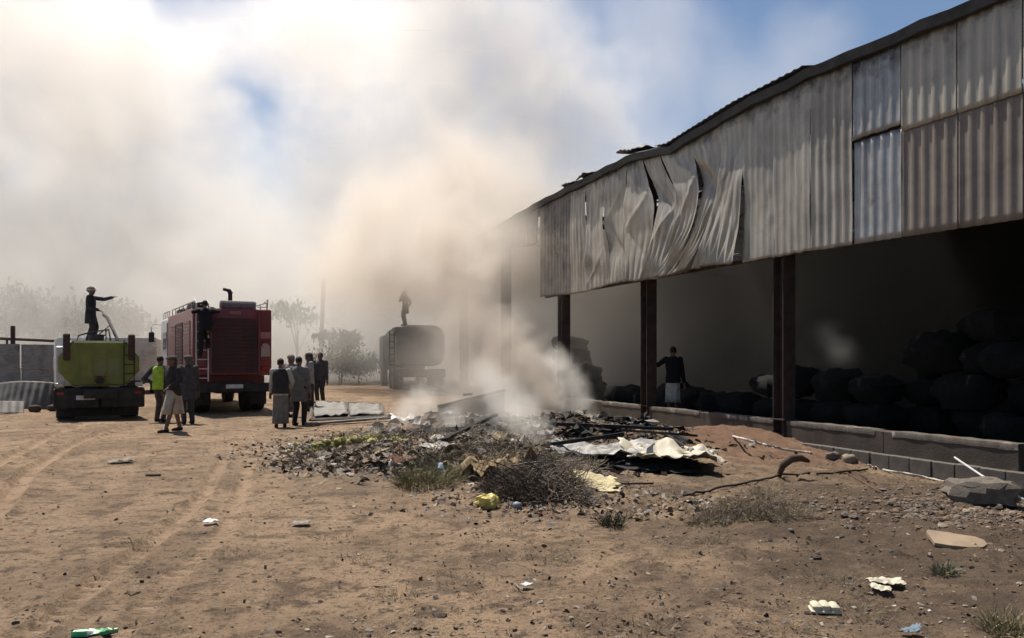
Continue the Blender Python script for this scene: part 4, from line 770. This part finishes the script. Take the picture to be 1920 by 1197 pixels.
b3 = MB(); c = on(1148, 988); twigs(b3, 120, Vector((c.x, c.y, 0)), .1, .08, .08, .16, .005, q, 2, 1., .4); tag(b3.build('weed_clump', [M_gr, M_tw[0]], None, False), 'small dark green weed on the dirt below the yellow sheet', 'weeds')
b3 = MB(); c = on(860, 905); twigs(b3, 300, Vector((c.x, c.y + .2, 0)), .3, .2, .15, .2, .004, q, 3, 1., .4); tag(b3.build('weed_clump', [M_tw[3], M_gr, M_tw[2]], None, False), 'straw coloured weed clump beside the olive one', 'weeds')
b3 = MB(); c = on(1770, 1078); twigs(b3, 160, Vector((c.x, c.y, 0)), .09, .07, .05, .10, .003, q, 2, 1.2, .3); tag(b3.build('weed_clump', [M_gr, M_tw[2]], None, False), 'little grass tuft below the flat board', 'weeds')
b3 = MB(); c = on(1885, 1190); twigs(b3, 260, Vector((c.x, c.y, 0)), .12, .12, .07, .13, .003, q, 2, 1.2, .3); tag(b3.build('weed_clump', [M_gr, M_tw[3]], None, False), 'green tuft in the bottom corner of the yard by the camera', 'weeds')
b3 = MB(); c = on(1895, 880, 0); twigs(b3, 420, Vector((c.x, c.y + .15, 0)), .5, .16, .22, .25, .004, q, 3, 1., .4); tag(b3.build('weed_clump', [M_tw[2], M_gr, M_tw[3]], None, False), 'grey weeds growing against the block plinth', 'weeds')
b3 = MB()
for (px, py, n_) in ((560, 870, 50), (620, 1010, 30), (450, 1040, 26), (690, 1050, 40), (1030, 1045, 40), (940, 1000, 30), (250, 1020, 30), (1560, 1090, 40), (1330, 1010, 40), (1220, 1180, 40), (740, 1120, 40), (1620, 1150, 40), (860, 1090, 30), (1460, 1180, 30)):
    c = on(px, py); twigs(b3, n_ * 2, Vector((c.x, c.y, 0)), .22, .16, .02, .07, .002, q, 3, .8, .3)
stuff(b3.build('dry_grass', [M_tw[2], M_tw[3], M_gr], None, False), 'thin dry grass on the dirt')
b4 = MB(); c = on(645, 848)
for _ in range(90): 
    p = Vector((c.x + q.gauss(0, .42), c.y + .3 + q.gauss(0, .18), 0)); p.z = gzf0(p.x, p.y) + .05 + .16 * q.random(); pebble(b4, p, q.uniform(.05, .12), q, q.randrange(2))
twigs(b4, 500, Vector((c.x, c.y + .3, 0)), .65, .3, .25, .2, .006, q, 2, .6, .6)
stuff(b4.build('weed_heap', [mat('moss_olive', (.20, .19, .05), (.12, .11, .035), 10., .9, .5, 30), mat('moss_straw', (.36, .31, .13), (.22, .19, .08), 10., .9, .5, 30)], None, False), 'yellowish green heap of cut weeds at the end of the rubbish')

def crumple(name, label, cat, c, rz, w, l, amp, seed, m, sag=None, fr=2.2, th=.004, nx=34, ny=26, follow=True, edge=.2, tilt=(0, 0)):
    u = np.linspace(-.5, .5, nx); v = np.linspace(-.5, .5, ny); U, V = np.meshgrid(u, v); ja = (vnoise(V * 7, V * 0 + seed, seed) - .5) * edge; jb = (vnoise(U * 7, U * 0 + seed, seed + 3) - .5) * edge; ja = ja + (vnoise(V * 19, V * 0 + seed, seed + 5) - .5) * edge * .5; jb = jb + (vnoise(U * 19, U * 0 + seed, seed + 6) - .5) * edge * .5
    X = (U + ja) * w; Y = (V + jb) * l; f = fbm(X * fr + seed, Y * fr, seed, 4); Z = amp * (np.abs(f) * 3.2 - .1) + amp * .5 * np.abs(fbm(X * fr * 2.4, Y * fr * 2.4 + seed, seed + 8, 2)) * 2
    ca, sa = math.cos(rz), math.sin(rz); GX = c.x + X * ca - Y * sa; GY = c.y + X * sa + Y * ca
    Z = Z + X * tilt[0] + Y * tilt[1]
    if follow: Z = Z + gz(GX, GY, True) * .5 + gz(GX, GY, False) * .5 + .03 + (.0 if 'burnt' in name else .12 if name == 'tarpaulin' else .0)
    else: Z = Z + c.z
    me = grid_mesh(name, np.stack([GX - c.x, GY - c.y, Z - c.z], -1), m); me.set_sharp_from_angle(angle=R(35)); o = link(name, me); o.location = c; solid(o, th, 1); return tag(o, label, cat)
M_cream = mat('cream_tarp', (.50, .45, .345), (.41, .365, .28), 4., .6, .1, 20, c3=(.30, .25, .18), s3=3.); M_ysheet = mat('yellow_sheet', (.50, .43, .25), (.42, .355, .21), 5., .6, .1, 20, c3=(.35, .28, .14), s3=5., m3=(.6, .7)); M_gtarp = mat('grey_tarp', (.38, .36, .33), (.25, .235, .215), 5., .6, .1, 20, c3=(.09, .085, .08), s3=2.5)
crumple('tarpaulin', 'crumpled cream tarpaulin at the end of the burnt heap', 'tarpaulin', on(1258, 874), .1, 1.2, 1.2, .22, 3, M_cream, fr=1.8)
crumple('tarpaulin', 'long grey and cream plastic sheet lying across the burnt heap', 'tarpaulin', on(1160, 864), .05, 1.9, .8, .17, 8, M_gtarp, fr=2.)
crumple('tarpaulin', 'dark striped cloth bundled beside the cream tarpaulin', 'cloth', on(1300, 872), .6, .45, .5, .2, 12, M_gtarp, fr=4.)
crumple('yellow_sheet', 'pale yellow torn board sheet lying below the burnt heap', 'sheet', on(1106, 906), -.12, .66, .55, .05, 5, M_ysheet, fr=1.6, th=.012, tilt=(0, .12))
crumple('burnt_sheet', 'black sheet standing for the dark hollow under the grey plastic', 'sheet', on(1090, 872, .12), .1, 1.1, .7, .12, 15, M_soot, fr=1.6)  # black sheet added to paint the shade inside the hollow
crumple('cloth_bundle', 'pale blue and white cloth lying in the rubbish', 'cloth', on(853, 872), .3, .42, .35, .14, 21, mat('bluish_cloth', (.30, .36, .40), (.14, .22, .30), 6., .9, c3=(.5, .48, .44), s3=7.), fr=4.)
crumple('sacking', 'ochre sacking rolled over the front of the rubbish', 'sack', on(920, 880), .7, 1.0, .75, .28, 24, mat('ochre_sacking', (.30, .22, .12), (.20, .14, .08), 9., .95, .4, 40), fr=2.6)
crumple('white_sheet', 'white sheet smouldering on the far side of the heap', 'sheet', on(765, 790), .1, .9, .7, .2, 27, M_white, fr=2.)
crumple('torn_paper', 'larger torn cream paper on the dirt near the wall', 'paper', on(1660, 1100), -.1, .24, .13, .035, 31, M_cream, fr=9., th=.002)
crumple('torn_paper', 'smaller torn cream paper just below the larger one', 'paper', on(1650, 1117), -.4, .13, .09, .03, 33, M_cream, fr=9., th=.002)
crumple('paper_scrap', 'white paper scrap on the open dirt of the track', 'paper', on(394, 984), .2, .14, .10, .03, 35, M_white, fr=9., th=.002)
crumple('paper_scrap', 'tan cardboard scrap on the dirt right of the white paper', 'paper', on(565, 986), .2, .17, .12, .03, 36, PAL[2], fr=9., th=.003)
crumple('paper_scrap', 'grey scrap lying near the walking man', 'paper', on(228, 868), .2, .36, .2, .06, 37, PAL[2], fr=5., th=.003)
crumple('paper_scrap', 'flattened pale wrapper beside the small twig', 'paper', on(985, 1105), .9, .09, .06, .02, 38, M_white, fr=12., th=.002)
crumple('paper_scrap', 'bluish plastic scrap at the bottom edge of the dirt', 'plastic', on(1705, 1192), .3, .13, .07, .03, 39, PAL[6], fr=12., th=.002)
# yellow plastic bag
yb = link('plastic_bag', lump('plastic_bag', (.26, .2, .17), 91, mat('yellow_plastic', (.50, .41, .12), (.42, .34, .10), 8., .45, .5, 9, c3=(.40, .31, .10), s3=7.), amp=.42, fr=3.4, sq=2.2)); yb.data.polygons.foreach_set('use_smooth', [False] * len(yb.data.polygons)); yb.location = on(913, 952, -.02); yb.rotation_euler = (0, 0, -.3); tag(yb, 'crumpled bright yellow plastic bag in front of the brushwood', 'bag')
gb = link('grey_bag', lump('grey_bag', (.11, .09, .08), 92, mat('grey_plastic', (.22, .22, .23), (.16, .16, .17), 8., .4), amp=.2)); gb.location = on(970, 955); tag(gb, 'small grey plastic lump at the foot of the brushwood', 'bag')
# foam block
fb = MB()
for i in range(3): fb.box(((i - 1) * .058, 0, .03 + .006 * (i == 1)), (.056, .115, .055), bev=.012)
fb.box((0, .0, .012), (.19, .13, .02), bev=.006); o = fb.build('foam_block', mat('cream_foam', (.50, .455, .34), (.43, .385, .28), 14., .9, .3, 60)); o.location = on(1546, 1147); o.rotation_euler = (0, 0, -.15); tag(o, 'ridged cream foam block on the dirt in the foreground', 'foam')
# flat board
out = [(-.23, -.07), (-.12, -.09), (.02, -.10), (.15, -.09), (.22, -.05), (.235, -.0), (.19, .04), (.07, .06), (-.06, .085), (-.17, .10), (-.2, .07)]
bd = MB().loft([[Vector((x, y, z)) for x, y in out] for z in (0, .028)]).build('flat_board', mat('tan_board', (.27, .20, .135), (.21, .155, .105), 6., .8, .1, 20), None, 30); bd.location = on(1792, 1022, .03); bd.scale = (1, 1.9, 1); bd.rotation_euler = (.16, .03, -.12); tag(bd, 'flat tapering tan board lying on the dirt near the rubble', 'board')
o = link('stone', peb_me[3]); o.location = on(1776, 1004, -.01); o.scale = (.10, .09, .10); tag(o, 'pale stone just behind the flat tan board', 'stone', 'loose stones on the dirt')
bo = link('boulder', lump('boulder', (.78, .5, .32), 95, mat('dark_concrete', (.15, .125, .10), (.10, .085, .07), 9., .95, .5, 40, c3=(.26, .23, .19), s3=3.), amp=.30, fr=2.9, sq=3.0)); bo.data.set_sharp_from_angle(angle=R(22)); bo.location = on(1842, 945, -.02); bo.rotation_euler = (.05, .05, -.1); tag(bo, 'broken dark concrete lump beside the white pole', 'concrete lump')
wp = MB().tube([at(1790, 858, 11.0), at(1842, 893, 10.1), at(1925, 940, 9.1)], .014, 8); tag(wp.build('white_pole', M_white, None, True), 'thin white pole leaning on the concrete lump by the plinth', 'pole')
hn = MB(); pts = [on(1460, 893), at(1468, 872, 10.9), at(1484, 860, 10.9), at(1502, 859, 10.9), at(1518, 866, 10.9)]; hn.tube(pts, [.055, .06, .06, .05, .02], 8, flat=.5); tag(hn.build('tyre_strip', mat('brown_rubber', (.10, .06, .04), (.06, .04, .03), 9., .8), None, True), 'curved brown rubber strip standing up out of the dirt', 'rubber strip')
def rope(name, label, pix, r, m, dz=.015, cat='rope', n=6, wob=.01):
    pts = []
    for (a, b_) in zip(pix[:-1], pix[1:]):
        for k_ in range(6): f_ = k_ / 6; p = on(a[0] + (b_[0] - a[0]) * f_, a[1] + (b_[1] - a[1]) * f_); p.z += dz + rng.uniform(0, wob); pts.append(p)
    return tag(MB().tube(pts, r, n).build(name, m, None, True), label, cat)
M_rope = mat('white_rope', (.50, .46, .41), (.38, .34, .3), 12., .9, .3, 60)
rope('white_hose', 'dirty white rope running over the red bank to the plinth', [(1366, 818), (1395, 826), (1440, 838), (1475, 846), (1530, 852)], .022, M_rope, cat='rope')
rope('white_hose', 'dirty white rope lying along the foot of the block plinth', [(1628, 874), (1660, 884), (1710, 892), (1770, 906), (1820, 904), (1915, 905)], .016, M_rope)
rope('branch', 'long thin dark branch lying on the dirt below the red bank', [(1280, 932), (1330, 924), (1400, 908), (1470, 895), (1560, 890), (1640, 882)], .016, M_tw[0], cat='branch', wob=.03)
rope('branch', 'short brown stick lying on the open dirt', [(274, 893), (306, 893)], .022, M_tw[1], cat='stick'); rope('branch', 'forked pale twig in the middle of the foreground', [(966, 1098), (972, 1108), (982, 1113)], .006, M_tw[2], cat='stick')
rope('branch', 'straight thin stick lying across the brushwood', [(958, 902), (1000, 895), (1090, 890)], .010, M_tw[2], .18, 'stick'); rope('branch', 'dark stick under the yellow sheet', [(1150, 913), (1240, 912)], .014, M_tw[0], .03, 'stick')
rope('branch', 'rusty bent wire lying on the orange dirt near the rubble', [(1590, 890), (1615, 905), (1655, 930)], .006, PAL[7], cat='wire'); rope('branch', 'second rusty wire beside the bent one', [(1605, 888), (1640, 908), (1680, 926)], .006, PAL[7], cat='wire')
rope('branch', 'dark thin root lying on the track in the lower yard', [(975, 870), (1010, 860), (1040, 868)], .01, M_tw[0], .2, 'stick')
for i, (px, py, lab) in enumerate(((1592, 868, 'small pale rubble lump at the foot of the plinth'), (1562, 864, 'grey rubble lump beside the pale one at the plinth'), (1612, 862, 'white broken plastic frame against the plinth blocks'))):
    o = link('rubble_lump', lump('rubble_lump', (.24, .18, .17), 97 + i, (M_stone[3], M_stone[0], M_white)[i], amp=.22)); o.location = on(px, py, -.02); tag(o, lab, 'rubble', 'rubble at the plinth')
# crushed green bottle
bt = thing('green_bottle', 'crushed green plastic bottle at the near edge of the dirt', 'bottle', on(176, 1191, -.004), R(14)); M_gb = mat('green_plastic', (.03, .21, .07), (.05, .27, .10), 9., .35, .3, 20, c3=(.14, .16, .09), s3=14., m3=(.56, .7), spec=.5)
rings = []
for y, r in ((-.12, .028), (-.115, .036), (-.03, .033), (.0, .028), (.04, .034), (.07, .030), (.10, .014), (.115, .013)):
    rings.append([Vector((y, r * math.cos(a) * 1.1, .018 + r * .48 * math.sin(a) + .009 * math.sin(4 * a + y * 60))) for a in np.linspace(0, 2 * math.pi, 15)[:-1]])
MB().loft(rings).build('bottle_body', M_gb, bt, 40); MB().lathe((.115, 0, .022), (1, 0, 0), [(.016, 0), (.016, .018), (.014, .02)], 12).build('cap', M_gb, bt); MB().loft([[p * 1.01 + Vector((0, 0, .001)) for p in rings[k_]] for k_ in (2, 3)], cap=False).build('paper_label', M_white, bt)

# charred beams and panels
M_char = mat('charcoal_wood', (.03, .027, .025), (.016, .015, .015), 9., .9, .6, 30, c3=(.12, .11, .10), s3=5., m3=(.62, .7))
def beam(label, a, b_, w=.10, h=.08, m=M_char, name='charred_timber', cat='timber', grp='charred beams on the heap'):
    a, b_ = Vector(a), Vector(b_); n = 8; sd = random.Random(int(a.x * 1000)); rings = []; d = (b_ - a).normalized(); s_ = d.cross(Vector((0, 0, 1))).normalized(); up = s_.cross(d)
    for k_ in range(n + 1):
        p = a.lerp(b_, k_ / n); f_ = 1 - .25 * sd.random(); rings.append([p + (s_ * x * w / 2 + up * z * h / 2) * f_ for x, z in ((-1, -1), (1, -1), (1, 1), (-1, 1))])
    o = MB().loft(rings).build(name, m, None, 30); return tag(o, label, cat, grp)
def G(px, py, dz): return on(px, py, dz)
beam('long charred beam lying along the back of the burnt heap', G(1030, 818, .22), G(1262, 826, .2), .09, .07)
beam('charred beam poking out of the end of the burnt heap', G(1240, 818, .18), G(1296, 836, .05), .08, .06); beam('second charred beam end beside the poking one', G(1215, 812, .2), G(1283, 843, .05), .07, .055)
beam('charred beam along the front of the black heap', G(1020, 850, .12), G(1170, 840, .2), .08, .06); beam('pale-ended charred beam crossing the heap', G(1040, 800, .3), G(1170, 815, .3), .07, .06)
beam('slanting charred beam under the smoke column', G(830, 838, .1), G(930, 815, .35), .08, .06); beam('grey charred plank at the edge of the ash', G(1170, 836, .22), G(1302, 828, .10), .12, .04)
crumple('burnt_sheet', 'large black burnt roofing sheet lying on the heap', 'sheet', on(1120, 838, .1), .05, 2.3, 1.2, .12, 41, M_char, fr=1.6, edge=.45)
crumple('burnt_sheet', 'black scorched sheet behind the puff of white smoke', 'sheet', on(850, 812, .1), .15, 2.2, 1.6, .16, 44, M_char, fr=1.5, edge=.45)
crumple('burnt_sheet', 'grey ash covered sheet at the far edge of the heap', 'sheet', on(1060, 806, .1), -.1, 2.2, 1.3, .2, 46, M_scorch, fr=1.4, edge=.4)
# raised slanting panel
pa = at(822, 764, 19.4); pb = at(946, 735, 18.4); pc = Vector((pb.x, pb.y - .9, gzf0(pb.x, pb.y) + .05)); pd = Vector((pa.x, pa.y - 1., gzf0(pa.x, pa.y) + .05))
u = np.linspace(0, 1, 20); P = np.array([[tuple(pd.lerp(pc, a).lerp(pa.lerp(pb, a), b_) + Vector((0, .03 * math.sin(a * 9), .04 * math.sin(a * 7 + b_ * 5)))) for a in u] for b_ in np.linspace(0, 1, 8)])
o = link('burnt_board', grid_mesh('burnt_board', P, M_char)); solid(o, .03, 0); tag(o, 'dark burnt board propped up on the heap under the smoke', 'board')
beam('dark rail along the top of the propped panel', pa + Vector((0, -.02, .02)), pb + Vector((.0, -.02, .03)), .07, .07); beam('short dark piece sticking up by the propped panel', at(868, 741, 19.), at(886, 739, 19.), .07, .06)
# timber frame with white sheets
fr = thing('timber_frame', 'fallen timber frame with white panels lying beside the standing group', 'frame', on(650, 790)); c0 = on(650, 790)
M_tim = mat('grey_timber', (.16, .14, .12), (.10, .09, .08), 9., .9, .3, 30)
fa, fb_, fc, fd = on(582, 790, .03), on(722, 784, .03), on(716, 766, .12), on(586, 762, .16)
for a, b_ in ((fa, fb_), (fb_, fc), (fc, fd), (fd, fa), (fa.lerp(fb_, .5), fd.lerp(fc, .5))):
    d = (b_ - a); mb = MB(); mb.tube([a - c0, b_ - c0], .05, 4); mb.build('rail', M_tim, fr)
def lerp4(s, t2): return fa.lerp(fb_, s).lerp(fd.lerp(fc, s), t2)
for s0, s1 in ((.04, .48), (.52, .96)):
    P = np.array([[tuple(lerp4(s0 + (s1 - s0) * a, .08 + .8 * b_) - c0 + Vector((.06 * float(fbm(np.array([b_ * 5 + s0]), np.array([a * 3]), 4)[0]) * 4, .05 * float(fbm(np.array([a * 6 + s0]), np.array([b_]), 5)[0]) * 4, .03 + .10 * abs(float(fbm(np.array([a * 4 + s0 * 9]), np.array([b_ * 3]), 6)[0])) * 3))) for a in np.linspace(0, 1, 10)] for b_ in np.linspace(0, 1, 8)]); o = link('white_panel', grid_mesh('white_panel', P, mat('dirty_panel', (.22, .205, .185), (.15, .138, .125), 3., .7, .2, 20, c3=(.10, .09, .08), s3=4., m3=(.5, .62))), fr); solid(o, .012, 0)
beam('long dark board lying on the ground in front of the timber frame', on(575, 800, .06), on(735, 790, .1), .3, .06, M_tim, 'long_plank', 'plank', None)

SMOKE = [(.988, .958, .912), .18, (.85, .79, .72), .8, (.74, .72, .69), .12]
# ------------------------------------------------------------------ smoke: real volumes, density made from noise on a grid
class Fd:
    def __init__(s, nt, k): s.nt = nt; s.k = k
    def op(s, o, b=None, c=None):
        n = s.nt.nodes.new('ShaderNodeMath'); n.operation = o
        for i, v in enumerate((s, b, c)):
            if v is None: continue
            if isinstance(v, Fd): s.nt.links.new(v.k, n.inputs[i])
            else: n.inputs[i].default_value = float(v)
        return Fd(s.nt, n.outputs[0])
    def __add__(s, b): return s.op('ADD', b)
    def __sub__(s, b): return s.op('SUBTRACT', b)
    def __mul__(s, b): return s.op('MULTIPLY', b)
    def max(s, b): return s.op('MAXIMUM', b)
    def min(s, b): return s.op('MINIMUM', b)
    def ramp(s, a, b):
        return ((s - a) * (1. / (b - a))).max(0.).min(1.)
def smoke(name, label, lo, hi, vox, fn, col, aniso, dens, step=1.):
    nt = bpy.data.node_groups.new(name, 'GeometryNodeTree'); nt.interface.new_socket('Geometry', in_out='OUTPUT', socket_type='NodeSocketGeometry')
    vc = nt.nodes.new('GeometryNodeVolumeCube'); vc.inputs['Min'].default_value = lo; vc.inputs['Max'].default_value = hi
    for a, i in zip('XYZ', range(3)): vc.inputs['Resolution ' + a].default_value = int((hi[i] - lo[i]) / vox) + 1
    pos = nt.nodes.new('GeometryNodeInputPosition').outputs[0]
    def vm(op, a, b):
        n = nt.nodes.new('ShaderNodeVectorMath'); n.operation = op
        for i, v in enumerate((a, b)):
            if v is None: continue
            if isinstance(v, (tuple, list, Vector)): n.inputs[i].default_value = v
            else: nt.links.new(v, n.inputs[i])
        return n
    class K: pass
    k = K()
    def blob(c, r, p=None): return Fd(nt, vm('LENGTH', vm('DIVIDE', vm('SUBTRACT', p or pos, tuple(c)).outputs[0], tuple(r)).outputs[0], None).outputs['Value']).op('MULTIPLY_ADD', -1., 1.)
    def noise(s, d=4, r=.55, dist=0., off=(0, 0, 0), sc3=(1, 1, 1)):
        n = nt.nodes.new('ShaderNodeTexNoise'); n.inputs['Scale'].default_value = s; n.inputs['Detail'].default_value = d; n.inputs['Roughness'].default_value = r; n.inputs['Distortion'].default_value = dist
        nt.links.new(vm('MULTIPLY', vm('SUBTRACT', pos, tuple(off)).outputs[0], sc3).outputs[0], n.inputs['Vector']); return Fd(nt, n.outputs[0])
    def lin(v, o): return Fd(nt, vm('DOT_PRODUCT', vm('SUBTRACT', pos, tuple(o)).outputs[0], tuple(v)).outputs['Value'])
    k.blob, k.noise, k.lin = blob, noise, lin
    nt.links.new(fn(k).k, vc.inputs['Density'])
    m = bpy.data.materials.new(name); m.use_nodes = True; m.cycles.volume_step_rate = step; t = m.node_tree; t.nodes.clear(); o = t.nodes.new('ShaderNodeOutputMaterial'); v = t.nodes.new('ShaderNodeVolumePrincipled'); t.links.new(v.outputs[0], o.inputs['Volume'])
    v.inputs['Color'].default_value = (*col, 1); v.inputs['Anisotropy'].default_value = aniso; v.inputs['Density'].default_value = dens
    sm = nt.nodes.new('GeometryNodeSetMaterial'); sm.inputs['Material'].default_value = m; ou = nt.nodes.new('NodeGroupOutput'); nt.links.new(vc.outputs[0], sm.inputs[0]); nt.links.new(sm.outputs[0], ou.inputs[0])
    me = MB().box([(a + b) / 2 for a, b in zip(lo, hi)], [b - a for a, b in zip(lo, hi)]).mesh(name, m); ob = link(name, me); stuff(ob, label); md = ob.modifiers.new('smoke', 'NODES'); md.node_group = nt; return ob
def union(l):
    m = l[0]
    for x in l[1:]: m = m.max(x)
    return m
def bank(k):
    B = [(-200, 640, 60, 26, 14, 10), (200, 650, 58, 26, 14, 10), (560, 650, 56, 20, 12, 10), (850, 610, 54, 14, 11, 10),
         (-100, 470, 62, 20, 12, 12), (200, 430, 64, 18, 12, 11), (560, 500, 60, 14, 10, 10), (840, 430, 56, 10, 9, 11), (960, 470, 54, 10, 9, 8), (1080, 420, 56, 8, 8, 6),
         (800, 270, 58, 9, 9, 9), (820, 90, 62, 8.5, 9, 9), (840, -80, 66, 8, 9, 8), (1000, 260, 60, 8, 8, 8), (960, 120, 62, 7, 8, 8),
         (60, 200, 68, 15, 12, 12), (270, 150, 68, 10, 10, 9), (-60, 20, 70, 15, 12, 10), (250, 300, 64, 11, 10, 9), (600, 80, 68, 8.5, 10, 8), (640, 330, 62, 8, 9, 7)]
    m = union([k.blob(at(a, b, Y), r) for a, b, Y, *r in B])
    W = [(1300, 150, 60, 8, 6, 6), (1040, 80, 66, 9, 8, 9), (1200, 60, 66, 8, 8, 7), (1150, 240, 62, 8, 8, 7), (1500, 90, 60, 4.5, 6, 4), (1400, 190, 58, 7, 6, 4), (120, 40, 74, 12, 9, 8), (450, 60, 74, 14, 10, 8)]
    w = union([k.blob(at(a, b, Y), r) for a, b, Y, *r in W])
    n = k.noise(.14, 7, .66, 1.) * .74 + k.noise(.5, 5, .6, 1.2, (11, 3, 5)) * .26; n2 = k.noise(.055, 5, .6, .6, (31, 7, 3))
    thick = (m * 1.25 + (n - .5) * 4.6 - .02).max(0.).min(1.)
    wisp = (w * 1.0 + (k.noise(.09, 7, .66, .8, (31, 7, 3)) - .5) * 2.8 - .02).max(0.).min(.5) * .36
    yy = k.lin((0, 1, 0), (0, 0, 0)); lowv = k.lin((0, 0, 1), (0, 0, 0)).ramp(18, 0) * .24 * (k.noise(.12, 4, .6) * 1.5).min(1.)
    return (thick * .85 + wisp) * yy.ramp(40, 50) + lowv * yy.ramp(41, 54)
smoke('smoke_bank', 'towering cream smoke filling the sky behind the trucks', (-62, 39, .1), (34, 84, 46), .62, bank, SMOKE[0], .3, SMOKE[1], .5)
def near(k):
    def ch(l): return union([k.blob(at(a, b, Y), (r, r * 1.1, r * 1.05)) for a, b, Y, r in l])
    n = k.noise(.8, 6, .62, 1.); nf = k.noise(1.7, 5, .62, 1., (4, 9, 2))
    col = ch([(880, 760, 18.6, .9), (905, 735, 18.8, 1.1), (930, 700, 19.0, 1.2), (950, 665, 19.4, 1.2), (925, 630, 19.8, 1.2), (890, 600, 20.2, 1.2), (868, 560, 20.8, 1.3), (855, 510, 21.4, 1.4), (845, 455, 22, 1.6), (1000, 700, 19.2, .9), (1020, 740, 18.8, .8), (960, 780, 17.6, .8)])
    d = (col * 1.15 + (n - .5) * 2.9 - .24).max(0.).min(.8) * 2.1
    return d
smoke('smoke_plume', 'tan smoke column curling up behind the rubbish heap', (-4.5, 16, .05), (2.4, 25, 7.2), .12, near, (.87, .80, .72), .3, SMOKE[3], .45)
def puffs(k):
    def ch(l): return union([k.blob(at(a, b, Y), (r, r * 1.1, r * 1.05)) for a, b, Y, r in l])
    nf = k.noise(2.3, 6, .68, 1.6, (4, 9, 2), (1, 1, .7))
    p = union([ch([(1000, 836, 13.0, .40), (992, 805, 13.1, .48), (985, 775, 13.3, .44), (955, 772, 13.6, .5), (935, 735, 14.2, .5), (915, 705, 14.8, .45)]), ch([(1112, 788, 16.0, .30), (1092, 766, 16.2, .42), (1075, 735, 16.5, .50), (1062, 702, 16.8, .48), (1045, 672, 17.2, .42)]), ch([(765, 778, 19., .5), (790, 755, 19.5, .6), (700, 815, 16., .28), (850, 790, 16.8, .45)])])
    return (p * 1.3 + (nf - .5) * 2.7 - .28).max(0.).min(.6) * 2.4
smoke('smoke_puffs', 'white wisps of smoke rising from the embers of the heap', (-4, 12, .1), (2.6, 21, 2.6), .075, puffs, (.95, .92, .87), .3, SMOKE[3], .45)
def veil(k):
    ns = k.noise(.3, 5, .6, .7)
    v = union([k.blob(at(a, b, Y), r) for a, b, Y, *r in ((900, 720, 24, 3, 4, 2.2), (940, 640, 27, 3.6, 5, 4.), (1000, 560, 31, 5, 6, 5), (900, 800, 17, 2.6, 2.6, .9), (900, 440, 32, 4.5, 6, 5.), (965, 500, 27.5, 2.6, 4, 3.5), (800, 470, 40, 6, 6, 5.5), (940, 420, 31, 3.6, 5, 3), (1060, 640, 28, 4, 4, 3.5), (720, 520, 42, 5, 5, 4.))])
    hi_ = k.lin((0, 0, 1), (0, 0, 0)).ramp(3.5, 5.5); return (v + (ns - .5) * 1.9 - .05).max(0.).min(.7) * (hi_ * .75 + .2)
smoke('smoke_veil', 'thin smoke drifting between the far lorry and the warehouse', (-12, 13, .05), (6, 46, 13), .34, veil, SMOKE[2], .3, SMOKE[3])
def inside(k):
    yl = k.lin(WN, WO); tl = k.lin(WD, WO); z = k.lin((0, 0, 1), (0, 0, 0)); n = k.noise(.3, 4, .6, .5)
    box_ = yl.ramp(-.4, -1.4) * yl.ramp(-14., -13.)
    d = tl.ramp(-1., 15.) * (n * 1.6 - .25).max(.15) * (z.ramp(0, 3.5) * .6 + .4) * box_
    pf = union([k.blob(wpt(t, y, zz), (r, r, r)) for t, y, zz, r in ((-1.8, .0, 1.32, .22), (-1.75, .0, 1.5, .26), (-1.55, -.02, 1.72, .26), (-1.3, -.05, 1.9, .24), (-1.05, -.1, 2.05, .22))])
    return d + (pf * 1.3 + (k.noise(3., 5, .66, 1.2) - .5) * 2.4 - .25).max(0.).min(.6) * 9.
smoke('smoke_haze', 'grey smoke hanging inside the warehouse', (-14, 8, .25), (22, 56, 8.), .3, inside, SMOKE[4], .3, SMOKE[5])
